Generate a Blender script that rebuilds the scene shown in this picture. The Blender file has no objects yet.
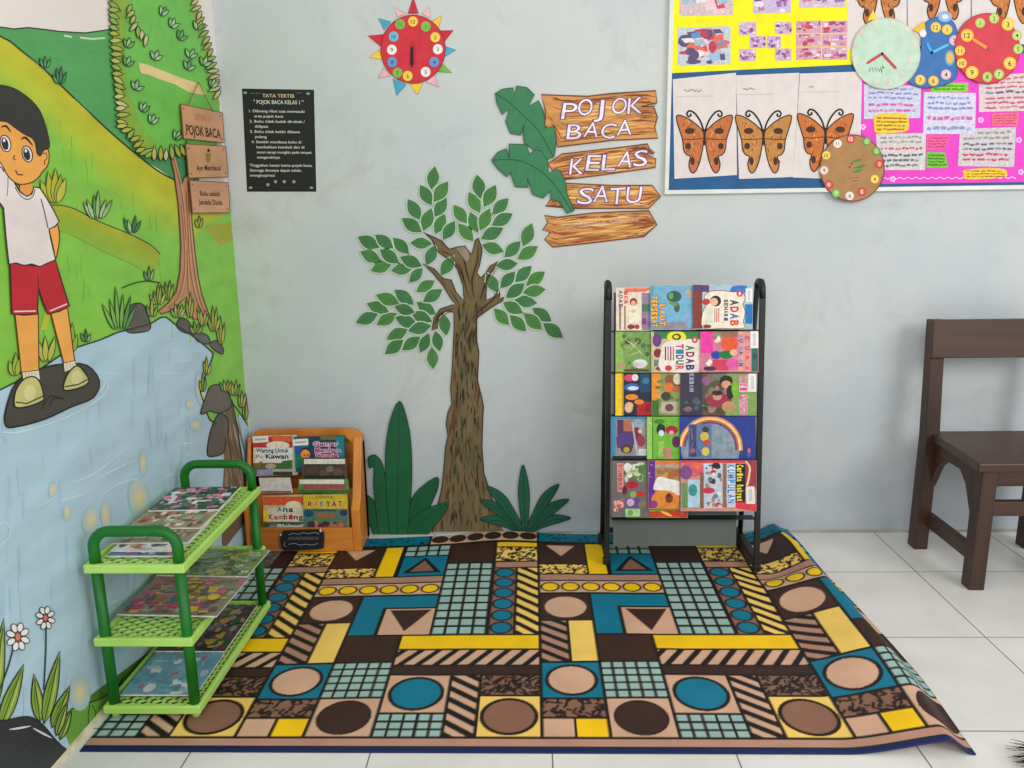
import bpy, math, random
import numpy as np
from mathutils import Vector, Matrix

SC = bpy.context.scene
COL = SC.collection
R = random.Random(7)

# ------------------------------------------------------------------ camera (solved from tile joints and wall corners)
FOC, PITCH, YAW, ROLL, CAMH = 789.3, 0.21742, 0.02653, -0.01408, 1.163
cp, sp, cy, sy = math.cos(PITCH), math.sin(PITCH), math.cos(YAW), math.sin(YAW)
FW = Vector((-sy*cp, cy*cp, -sp)); RT0 = Vector((cy, sy, 0)); UP0 = RT0.cross(FW)
RT = RT0*math.cos(ROLL) + UP0*math.sin(ROLL); UP = -RT0*math.sin(ROLL) + UP0*math.cos(ROLL)
EYE = Vector((0, 0, CAMH))
cam = bpy.data.cameras.new('camera'); cam.sensor_fit = 'HORIZONTAL'; cam.sensor_width = 36.0
cam.lens = FOC*36.0/1024.0; cam.clip_start = 0.02
camo = bpy.data.objects.new('camera', cam); COL.objects.link(camo)
M = Matrix((RT, UP, -FW)).transposed().to_4x4(); M.translation = EYE
camo.matrix_world = M; SC.camera = camo

def ray(x, y):
    return FW*FOC + RT*(x-512) + UP*(384-y)

class Plane:
    """a real plane in the room; turns a point measured on the photograph into the point on that plane"""
    def __init__(s, p0, n):
        s.p0 = Vector(p0); s.n = Vector(n).normalized()
    def __call__(s, x, y, d=0.0):
        r = ray(x, y); t = (s.p0+s.n*d-EYE).dot(s.n)/r.dot(s.n)
        return EYE + r*t

class Local:
    """a flat rectangle with its own origin and axes (y runs down the page)"""
    def __init__(s, o, ex, ey):
        s.o = Vector(o); s.ex = Vector(ex); s.ey = Vector(ey); s.n = s.ey.cross(s.ex).normalized()
    def __call__(s, x, y, d=0.0):
        return s.o + s.ex*x + s.ey*y + s.n*d

YB = 2.716
def XL(y): return -1.02 - 0.0148*(YB-y)
BACK = Plane((0, YB, 0), (0, -1, 0))
LEFT = Plane((XL(YB), YB, 0), (1, -0.0148, 0))
FLOORP = Plane((0, 0, 0), (0, 0, 1))

# ------------------------------------------------------------------ colour and materials
def lin(c):
    return tuple(((v/255.0)/12.92 if v/255.0 <= 0.04045 else ((v/255.0+0.055)/1.055)**2.4) for v in c[:3])

def nodemat(name):
    m = bpy.data.materials.new(name); m.use_nodes = True
    nt = m.node_tree; b = nt.nodes['Principled BSDF']
    return m, nt, b

def N(nt, t, **kw):
    n = nt.nodes.new(t)
    for k, v in kw.items(): setattr(n, k, v)
    return n

def attr_mat(name, rough=0.6, amp=0.12, scale=30.0, stretch=(1, 1, 1), bump=0.0, spec=0.4, coat=0.0):
    m, nt, b = nodemat(name)
    a = N(nt, 'ShaderNodeAttribute', attribute_name='Col')
    tc = N(nt, 'ShaderNodeTexCoord'); mp = N(nt, 'ShaderNodeMapping'); mp.inputs['Scale'].default_value = stretch
    no = N(nt, 'ShaderNodeTexNoise'); no.inputs['Scale'].default_value = scale; no.inputs['Detail'].default_value = 4
    mr = N(nt, 'ShaderNodeMapRange'); mr.inputs['From Min'].default_value = 0.3; mr.inputs['From Max'].default_value = 0.7
    mr.inputs['To Min'].default_value = 1-amp; mr.inputs['To Max'].default_value = 1+amp
    hs = N(nt, 'ShaderNodeHueSaturation')
    L = nt.links.new
    L(tc.outputs['Object'], mp.inputs['Vector']); L(mp.outputs[0], no.inputs['Vector']); L(no.outputs['Fac'], mr.inputs['Value'])
    L(mr.outputs[0], hs.inputs['Value']); L(a.outputs['Color'], hs.inputs['Color']); L(hs.outputs[0], b.inputs['Base Color'])
    b.inputs['Roughness'].default_value = rough; b.inputs['Specular IOR Level'].default_value = spec
    b.inputs['Coat Weight'].default_value = coat; b.inputs['Coat Roughness'].default_value = 0.15
    if bump:
        bp = N(nt, 'ShaderNodeBump'); bp.inputs['Strength'].default_value = bump; bp.inputs['Distance'].default_value = 0.002
        L(no.outputs['Fac'], bp.inputs['Height']); L(bp.outputs[0], b.inputs['Normal'])
    return m

def solid_mat(name, col, col2=None, rough=0.5, scale=8.0, stretch=(1, 1, 1), metal=0.0, bump=0.0, spec=0.5, detail=4, lo=0.35, hi=0.65):
    m, nt, b = nodemat(name); L = nt.links.new
    tc = N(nt, 'ShaderNodeTexCoord'); mp = N(nt, 'ShaderNodeMapping'); mp.inputs['Scale'].default_value = stretch
    no = N(nt, 'ShaderNodeTexNoise'); no.inputs['Scale'].default_value = scale; no.inputs['Detail'].default_value = detail
    rp = N(nt, 'ShaderNodeValToRGB'); rp.color_ramp.elements[0].position = lo; rp.color_ramp.elements[1].position = hi
    rp.color_ramp.elements[0].color = (*lin(col), 1); rp.color_ramp.elements[1].color = (*lin(col2 or tuple(min(255, v*1.08) for v in col)), 1)
    L(tc.outputs['Object'], mp.inputs['Vector']); L(mp.outputs[0], no.inputs['Vector']); L(no.outputs['Fac'], rp.inputs['Fac'])
    L(rp.outputs[0], b.inputs['Base Color'])
    b.inputs['Roughness'].default_value = rough; b.inputs['Metallic'].default_value = metal; b.inputs['Specular IOR Level'].default_value = spec
    if bump:
        bp = N(nt, 'ShaderNodeBump'); bp.inputs['Strength'].default_value = bump; bp.inputs['Distance'].default_value = 0.002
        L(no.outputs['Fac'], bp.inputs['Height']); L(bp.outputs[0], b.inputs['Normal'])
    return m

MAT = {}
MAT['paper'] = attr_mat('paper', 0.75, 0.06, 25)
MAT['card'] = attr_mat('card', 0.7, 0.10, 30)
MAT['cover'] = attr_mat('printed_cover', 0.4, 0.16, 60, coat=0.08)
MAT['print'] = attr_mat('print', 0.6, 0.18, 120)
MAT['mural'] = attr_mat('mural_paint', 0.5, 0.10, 7, (1, 1, 2.5))
MAT['water'] = attr_mat('mural_water', 0.45, 0.10, 5, (1, 1, 3))
MAT['bark'] = attr_mat('paper_bark', 0.8, 0.22, 45, (1, 1, 0.12))
MAT['plank'] = attr_mat('printed_plank', 0.6, 0.28, 40, (0.12, 1, 1))
MAT['chair'] = solid_mat('dark_stained_wood', (52, 29, 19), (72, 43, 29), 0.45, 22, (1, 1, 0.12), bump=0.08)
MAT['chairh'] = solid_mat('dark_stained_wood_board', (56, 32, 21), (78, 47, 31), 0.40, 22, (0.10, 1, 1), bump=0.08)
MAT['box'] = solid_mat('honey_varnished_wood', (196, 112, 34), (222, 142, 58), 0.4, 14, (1, 1, 0.15), bump=0.05)
MAT['boxh'] = solid_mat('honey_varnished_board', (190, 106, 32), (226, 146, 60), 0.4, 14, (0.15, 1, 1), bump=0.05)
MAT['black'] = solid_mat('black_powder_coat', (16, 17, 18), (30, 31, 33), 0.45, 60)
MAT['panel'] = solid_mat('grey_sheet_metal', (92, 98, 96), (104, 110, 107), 0.5, 4, spec=0.4)
MAT['dgreen'] = solid_mat('deep_green_plastic', (0, 104, 16), (2, 116, 24), 0.45, 10)
MAT['lgreen'] = solid_mat('lime_green_plastic', (172, 222, 98), (186, 230, 116), 0.45, 10)
MAT['alu'] = solid_mat('white_aluminium', (222, 222, 216), (236, 236, 230), 0.4, 10)
MAT['hair'] = solid_mat('black_bristle', (16, 15, 15), (34, 32, 32), 0.8, 60)

def film_mat():
    m = bpy.data.materials.new('clear_plastic_film'); m.use_nodes = True; nt = m.node_tree
    for n in list(nt.nodes): nt.nodes.remove(n)
    o = N(nt, 'ShaderNodeOutputMaterial'); mx = N(nt, 'ShaderNodeMixShader'); t = N(nt, 'ShaderNodeBsdfTransparent')
    g = N(nt, 'ShaderNodeBsdfGlossy'); g.inputs['Roughness'].default_value = 0.12
    no = N(nt, 'ShaderNodeTexNoise'); no.inputs['Scale'].default_value = 18
    mr = N(nt, 'ShaderNodeMapRange'); mr.inputs['From Min'].default_value = 0.45; mr.inputs['From Max'].default_value = 0.75
    mr.inputs['To Min'].default_value = 0.06; mr.inputs['To Max'].default_value = 0.30
    nt.links.new(no.outputs['Fac'], mr.inputs['Value']); nt.links.new(mr.outputs[0], mx.inputs[0])
    nt.links.new(t.outputs[0], mx.inputs[1]); nt.links.new(g.outputs[0], mx.inputs[2]); nt.links.new(mx.outputs[0], o.inputs[0])
    return m
MAT['film'] = film_mat()

# ------------------------------------------------------------------ text as flat triangles (built-in font)
_tc = {}
def glyphs(s, fat=0.0):
    k = (s, fat)
    if k not in _tc:
        cu = bpy.data.curves.new('lettering', 'FONT'); cu.body = s; cu.offset = fat; cu.resolution_u = 3
        ob = bpy.data.objects.new('lettering', cu); me = ob.to_mesh()
        vs = [(v.co.x, v.co.y) for v in me.vertices]; fs = [tuple(p.vertices) for p in me.polygons]
        ob.to_mesh_clear(); bpy.data.objects.remove(ob); bpy.data.curves.remove(cu)
        xs = [v[0] for v in vs] or [0]
        _tc[k] = (vs, fs, min(xs), max(xs))
    return _tc[k]

def sm(p, closed=True, n=4):
    out = []; L = len(p)
    rng = range(L) if closed else range(L-1)
    for i in rng:
        g = (lambda j: p[j % L]) if closed else (lambda j: p[min(max(j, 0), L-1)])
        a, b, c, d = g(i-1), g(i), g(i+1), g(i+2)
        for k in range(n):
            t = k/n
            out.append(tuple(0.5*(2*b[m] + (c[m]-a[m])*t + (2*a[m]-5*b[m]+4*c[m]-d[m])*t*t + (3*b[m]-a[m]-3*c[m]+d[m])*t**3) for m in range(2)))
    if not closed: out.append(p[-1])
    return out

def Z(x0, y0, s):
    return lambda pts: [(x0+x/s, y0+y/s) for x, y in pts]

def shade(c, k): return tuple(max(0, min(255, v*k)) for v in c)
def mixc(a, b, t): return tuple(a[i]*(1-t)+b[i]*t for i in range(3))

ORG = {}
def setp(o, label=None, cat=None, group=None, kind=None):
    if label: o['label'] = label
    if cat: o['category'] = cat
    if group: o['group'] = group
    if kind: o['kind'] = kind
    return o

def empty(name, loc, label, cat, group=None):
    o = bpy.data.objects.new(name, None); o.empty_display_size = 0.05; o.location = loc; COL.objects.link(o)
    ORG[o.name] = Vector(loc)
    return setp(o, label, cat, group)

class G:
    """geometry collector; pl maps drawing coordinates to the surface drawn on"""
    def __init__(s, pl=None, d=0.0004):
        s.V, s.F, s.C, s.pl, s.d, s.T, s.smooth = [], [], [], pl, d, None, []
    def pt(s, x, y):
        if s.T: x, y = s.T(x, y)
        return s.pl(x, y, s.d)
    def face(s, idx, col, sm_=False):
        s.F.append(tuple(idx)); s.C.append(col if isinstance(col, list) else [col]*len(idx)); s.smooth.append(sm_)
    # ---- flat art
    def poly(s, pts, col, up=1e-5):
        b = len(s.V); s.V += [s.pt(*p) for p in pts]
        s.face(range(b, b+len(pts)), col); s.d += up
    def quads(s, A, B, ca, cb):
        b = len(s.V); n = len(A)
        for p, q in zip(A, B): s.V += [s.pt(*p), s.pt(*q)]
        for i in range(n-1):
            k = b+2*i; s.face((k, k+1, k+3, k+2), [ca, cb, cb, ca])
        s.d += 1e-5
    def stroke(s, pts, w, col, closed=False, taper=False):
        n = len(pts)
        if n < 2: return
        A, B = [], []
        for i in range(n):
            if closed: p, q = pts[i-1], pts[(i+1) % n]
            else: p, q = pts[max(i-1, 0)], pts[min(i+1, n-1)]
            dx, dy = q[0]-p[0], q[1]-p[1]; l = math.hypot(dx, dy) or 1
            t = i/(n-1); ww = w*0.5*((1-0.85*t) if taper is True else (0.2+0.8*math.sin(math.pi*t) if taper == 'both' else 1))
            A.append((pts[i][0]-dy/l*ww, pts[i][1]+dx/l*ww)); B.append((pts[i][0]+dy/l*ww, pts[i][1]-dx/l*ww))
        if closed: A.append(A[0]); B.append(B[0])
        s.quads(A, B, col, col)
    def ell(s, cx, cy_, rx, ry, col, n=18, rot=0, out=None, ow=0.8):
        c, q = math.cos(rot), math.sin(rot)
        P = [(cx+rx*math.cos(a)*c-ry*math.sin(a)*q, cy_+rx*math.cos(a)*q+ry*math.sin(a)*c) for a in [2*math.pi*i/n for i in range(n)]]
        s.poly(P, col)
        if out: s.stroke(P, ow, out, True)
        return P
    def radial(s, cx, cy_, rx, ry, ci, co, n=16):
        b = len(s.V); s.V.append(s.pt(cx, cy_))
        for i in range(n):
            a = 2*math.pi*i/n; k = 1+0.10*math.sin(2*a+cx); s.V.append(s.pt(cx+rx*k*math.cos(a), cy_+ry*k*math.sin(a)))
        for i in range(n): s.face((b, b+1+i, b+1+(i+1) % n), [ci, co, co])
        s.d += 1e-5
    def leaf(s, p, q, w, col, out=None, ow=0.7, vein=None, n=7, sharp=1.0):
        dx, dy = q[0]-p[0], q[1]-p[1]; l = math.hypot(dx, dy) or 1; nx, ny = -dy/l, dx/l
        a, b = [], []
        for i in range(n+1):
            t = i/n; ww = w*0.5*math.sin(math.pi*t**sharp)
            a.append((p[0]+dx*t+nx*ww, p[1]+dy*t+ny*ww)); b.append((p[0]+dx*t-nx*ww, p[1]+dy*t-ny*ww))
        P = a+b[-2:0:-1]
        s.poly(P, col)
        if vein: s.stroke([p, q], 0.5, vein)
        if out: s.stroke(P, ow, out, True)
    def text(s, t, x, y, h, col, w=None, out=None, rot=0.0, align='l', fat=0.012, ofat=0.05, sk=0.0):
        """y is the baseline; h is the cap height; rot turns clockwise on the page"""
        vs, fs, x0, x1 = glyphs(t, fat)
        if not vs: return
        k = h/0.73; kx = (w/(x1-x0)) if w else k
        W = (x1-x0)*kx; off = {'l': 0, 'c': -W/2, 'r': -W}[align]
        c, q = math.cos(rot), math.sin(rot)
        def put(vs, fs, col):
            b = len(s.V)
            for vx, vy in vs:
                lx, ly = (vx-x0)*kx+off+sk*vy*k, -vy*k
                s.V.append(s.pt(x+lx*c-ly*q, y+lx*q+ly*c))
            for f in fs: s.face([b+i for i in f], col)
            s.d += 1.5e-5
        if out:
            v2, f2, _, _ = glyphs(t, fat+ofat); put(v2, f2, out)
        put(vs, fs, col)
    def slab(s, pts, t, col, side=None):
        """a solid sheet with the given outline, t thick, its back at the present depth"""
        d = s.d; n = len(pts); b = len(s.V)
        s.d = d+t; top = [s.pt(*p) for p in pts]; s.V += [v-s.pl.n*t for v in top]+top
        side = side or shade(col if not isinstance(col, list) else col[0], 0.8)
        s.face(range(b+n, b+2*n), col); s.face(list(range(b+n-1, b-1, -1)), side)
        for i in range(n):
            j = (i+1) % n; s.face((b+i, b+j, b+n+j, b+n+i), side)
        s.d = d+t+2e-5
    # ---- solids
    def hexa(s, P, col=(200, 200, 200)):
        b = len(s.V); s.V += [Vector(p) for p in P]
        for f in ((0, 3, 2, 1), (4, 5, 6, 7), (0, 1, 5, 4), (1, 2, 6, 5), (2, 3, 7, 6), (3, 0, 4, 7)): s.face([b+i for i in f], col)
    def box(s, x0, x1, y0, y1, z0, z1, col=(200, 200, 200)):
        s.hexa([(x0, y0, z0), (x1, y0, z0), (x1, y1, z0), (x0, y1, z0), (x0, y0, z1), (x1, y0, z1), (x1, y1, z1), (x0, y1, z1)], col)
    def beam(s, p, q, w, h, col=(200, 200, 200), up=(0, 0, 1)):
        p, q = Vector(p), Vector(q); d = (q-p).normalized(); u = Vector(up)
        a = d.cross(u).normalized()*(w/2); v = a.cross(d).normalized()*(h/2)
        s.hexa([p-a-v, p+a-v, q+a-v, q-a-v, p-a+v, p+a+v, q+a+v, q-a+v], col)
    def prism(s, pts, ax, a0, a1, col=(200, 200, 200)):
        """outline in the two other axes, extruded along axis ax"""
        n = len(pts); b = len(s.V)
        def mk(p, a): return Vector((a, p[0], p[1])) if ax == 0 else (Vector((p[0], a, p[1])) if ax == 1 else Vector((p[0], p[1], a)))
        s.V += [mk(p, a0) for p in pts]+[mk(p, a1) for p in pts]
        s.face(range(b, b+n), col); s.face(list(range(b+2*n-1, b+n-1, -1)), col)
        for i in range(n):
            j = (i+1) % n; s.face((b+i, b+n+i, b+n+j, b+j), col)
    def tube(s, path, r, n=10, col=(200, 200, 200), caps=True):
        path = [Vector(p) for p in path]; b = len(s.V); m = len(path); ref = None
        for i, p in enumerate(path):
            d = (path[min(i+1, m-1)]-path[max(i-1, 0)]).normalized()
            if ref is None: ref = d.orthogonal().normalized()
            ref = (ref-d*ref.dot(d)).normalized(); o = d.cross(ref)
            rr = r[i] if isinstance(r, (list, tuple)) else r
            s.V += [p+(ref*math.cos(2*math.pi*k/n)+o*math.sin(2*math.pi*k/n))*rr for k in range(n)]
        for i in range(m-1):
            for k in range(n):
                k2 = (k+1) % n; s.face((b+i*n+k, b+i*n+k2, b+(i+1)*n+k2, b+(i+1)*n+k), col, True)
        if caps:
            s.face([b+k for k in range(n-1, -1, -1)], col); s.face([b+(m-1)*n+k for k in range(n)], col)
    # ---- finish
    def build(s, name, mat, parent=None, label=None, cat=None, group=None, kind=None, bevel=0.0):
        me = bpy.data.meshes.new(name)
        if parent is not None: org = ORG[parent.name]
        else:
            if s.V:
                lo = [min(v[i] for v in s.V) for i in range(3)]; hi = [max(v[i] for v in s.V) for i in range(3)]
                org = Vector(((lo[0]+hi[0])/2, (lo[1]+hi[1])/2, lo[2]))
            else: org = Vector((0, 0, 0))
        me.from_pydata([v-org for v in s.V], [], s.F); 
        at = me.color_attributes.new('Col', 'FLOAT_COLOR', 'CORNER')
        buf = []; memo = {}
        for cs in s.C:
            for c in cs:
                if c not in memo: memo[c] = (*lin(c), 1.0)
                buf.extend(memo[c])
        if len(buf) == len(at.data)*4: at.data.foreach_set('color', buf)
        me.polygons.foreach_set('use_smooth', s.smooth)
        me.materials.append(MAT[mat] if isinstance(mat, str) else mat)
        me.update()
        o = bpy.data.objects.new(name, me); COL.objects.link(o)
        if parent is not None: o.parent = parent
        else: o.location = org
        ORG[o.name] = org
        if bevel:
            md = o.modifiers.new('soft_edges', 'BEVEL'); md.width = bevel; md.segments = 2; md.limit_method = 'ANGLE'
        return setp(o, label, cat, group, kind)
# ================================================================== ROOM
def tile_mat():
    m, nt, b = nodemat('white_floor_tile'); L = nt.links.new
    tc = N(nt, 'ShaderNodeTexCoord'); sx = N(nt, 'ShaderNodeSeparateXYZ'); L(tc.outputs['Object'], sx.inputs[0])
    def edge(out, off):
        a = N(nt, 'ShaderNodeMath', operation='ADD'); a.inputs[1].default_value = -off+0.2+40.0
        w = N(nt, 'ShaderNodeMath', operation='MODULO'); w.inputs[1].default_value = 0.4
        d = N(nt, 'ShaderNodeMath', operation='SUBTRACT'); d.inputs[1].default_value = 0.2
        ab = N(nt, 'ShaderNodeMath', operation='ABSOLUTE')
        lt = N(nt, 'ShaderNodeMath', operation='LESS_THAN'); lt.inputs[1].default_value = 0.0016
        L(out, a.inputs[0]); L(a.outputs[0], w.inputs[0]); L(w.outputs[0], d.inputs[0]); L(d.outputs[0], ab.inputs[0]); L(ab.outputs[0], lt.inputs[0])
        return lt
    ex = edge(sx.outputs['X'], 0.0366); ey = edge(sx.outputs['Y'], 2.3936)
    mx = N(nt, 'ShaderNodeMath', operation='MAXIMUM'); L(ex.outputs[0], mx.inputs[0]); L(ey.outputs[0], mx.inputs[1])
    no = N(nt, 'ShaderNodeTexNoise'); no.inputs['Scale'].default_value = 5; no.inputs['Detail'].default_value = 6; L(tc.outputs['Object'], no.inputs['Vector'])
    rp = N(nt, 'ShaderNodeValToRGB'); rp.color_ramp.elements[0].position = 0.35; rp.color_ramp.elements[1].position = 0.65
    rp.color_ramp.elements[0].color = (*lin((222, 219, 213)), 1); rp.color_ramp.elements[1].color = (*lin((234, 232, 227)), 1)
    L(no.outputs['Fac'], rp.inputs['Fac'])
    mc = N(nt, 'ShaderNodeMixRGB'); mc.inputs['Color2'].default_value = (*lin((112, 106, 100)), 1)
    L(mx.outputs[0], mc.inputs['Fac']); L(rp.outputs[0], mc.inputs['Color1']); L(mc.outputs[0], b.inputs['Base Color'])
    b.inputs['Roughness'].default_value = 0.28; b.inputs['Specular IOR Level'].default_value = 0.4
    return m

def wall_mat(name, c1, c2, c3, scuff=0.34):
    m, nt, b = nodemat(name); L = nt.links.new
    tc = N(nt, 'ShaderNodeTexCoord')
    no = N(nt, 'ShaderNodeTexNoise'); no.inputs['Scale'].default_value = 1.6; no.inputs['Detail'].default_value = 5; no.inputs['Roughness'].default_value = 0.6
    L(tc.outputs['Object'], no.inputs['Vector'])
    rp = N(nt, 'ShaderNodeValToRGB'); rp.color_ramp.elements[0].position = 0.35; rp.color_ramp.elements[1].position = 0.65
    rp.color_ramp.elements[0].color = (*lin(c1), 1); rp.color_ramp.elements[1].color = (*lin(c2), 1)
    L(no.outputs['Fac'], rp.inputs['Fac'])
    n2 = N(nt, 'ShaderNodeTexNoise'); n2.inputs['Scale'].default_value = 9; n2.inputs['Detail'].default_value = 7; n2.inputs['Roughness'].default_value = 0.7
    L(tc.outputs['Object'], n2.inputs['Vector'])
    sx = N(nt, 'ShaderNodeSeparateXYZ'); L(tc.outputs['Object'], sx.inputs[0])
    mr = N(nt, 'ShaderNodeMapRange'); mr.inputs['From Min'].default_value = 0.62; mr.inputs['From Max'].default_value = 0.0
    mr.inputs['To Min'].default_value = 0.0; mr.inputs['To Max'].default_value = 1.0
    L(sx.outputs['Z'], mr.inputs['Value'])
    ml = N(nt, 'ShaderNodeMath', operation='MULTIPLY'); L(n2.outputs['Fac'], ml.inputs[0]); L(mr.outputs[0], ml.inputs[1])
    mc = N(nt, 'ShaderNodeMixRGB'); mc.inputs['Color2'].default_value = (*lin(c3), 1)  # c3: wall colour darkened toward the floor, where daylight fades
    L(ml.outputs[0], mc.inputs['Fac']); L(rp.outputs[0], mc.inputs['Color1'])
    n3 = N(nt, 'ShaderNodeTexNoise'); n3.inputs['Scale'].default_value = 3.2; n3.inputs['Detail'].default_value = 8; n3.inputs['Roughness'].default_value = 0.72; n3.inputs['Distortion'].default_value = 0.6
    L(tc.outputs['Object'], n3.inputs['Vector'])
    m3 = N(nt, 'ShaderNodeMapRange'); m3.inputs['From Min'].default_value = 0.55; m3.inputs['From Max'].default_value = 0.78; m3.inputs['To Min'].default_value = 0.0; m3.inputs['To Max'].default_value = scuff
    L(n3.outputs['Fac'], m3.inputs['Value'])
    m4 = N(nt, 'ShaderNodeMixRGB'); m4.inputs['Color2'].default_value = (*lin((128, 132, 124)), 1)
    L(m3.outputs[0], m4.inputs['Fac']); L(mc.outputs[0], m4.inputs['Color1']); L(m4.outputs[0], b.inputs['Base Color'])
    b.inputs['Roughness'].default_value = 0.62; b.inputs['Specular IOR Level'].default_value = 0.3
    bp = N(nt, 'ShaderNodeBump'); bp.inputs['Strength'].default_value = 0.10; bp.inputs['Distance'].default_value = 0.004
    L(n2.outputs['Fac'], bp.inputs['Height']); L(bp.outputs[0], b.inputs['Normal'])
    return m

g = G(); g.box(-1.3, 3.4, -1.6, YB+0.1, -0.1, 0.0)
fl = g.build('floor', tile_mat(), kind='structure')
fl.data.transform(Matrix.Translation(fl.location)); fl.location = (0, 0, 0)
g = G(); g.box(-1.2, 3.4, YB, YB+0.12, 0.0, 2.7)
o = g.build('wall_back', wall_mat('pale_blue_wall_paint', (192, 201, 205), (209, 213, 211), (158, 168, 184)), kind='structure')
o.data.transform(Matrix.Translation(o.location)); o.location = (0, 0, 0)
g = G(); g.hexa([(XL(-0.6)-0.12, -0.6, 0), (XL(-0.6), -0.6, 0), (XL(YB), YB, 0), (XL(YB)-0.12, YB, 0),
                 (XL(-0.6)-0.12, -0.6, 2.7), (XL(-0.6), -0.6, 2.7), (XL(YB), YB, 2.7), (XL(YB)-0.12, YB, 2.7)])
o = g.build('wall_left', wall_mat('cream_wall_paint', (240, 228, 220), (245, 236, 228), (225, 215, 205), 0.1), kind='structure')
o.data.transform(Matrix.Translation(o.location)); o.location = (0, 0, 0)
MAT['grout'] = solid_mat('yellowed_grout', (196, 184, 150), (226, 218, 190), 0.8, 30)
g = G(); y0, y1 = -0.6, YB
g.hexa([(XL(y0)-0.001, y0, 0), (XL(y0)+0.010, y0, 0), (XL(y1)+0.010, y1, 0), (XL(y1)-0.001, y1, 0),
        (XL(y0)-0.001, y0, 0.012), (XL(y0)+0.004, y0, 0.012), (XL(y1)+0.004, y1, 0.012), (XL(y1)-0.001, y1, 0.012)])
g.build('baseboard_left', 'grout', kind='structure')
MAT['chip'] = solid_mat('chipped_skirting_paint', (140, 138, 132), (186, 188, 186), 0.8, 14, lo=0.2, hi=0.8)
g = G(); g.box(-1.0, 3.4, YB-0.004, YB+0.001, 0.0, 0.008); g.build('baseboard_back', 'chip', kind='structure')

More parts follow.
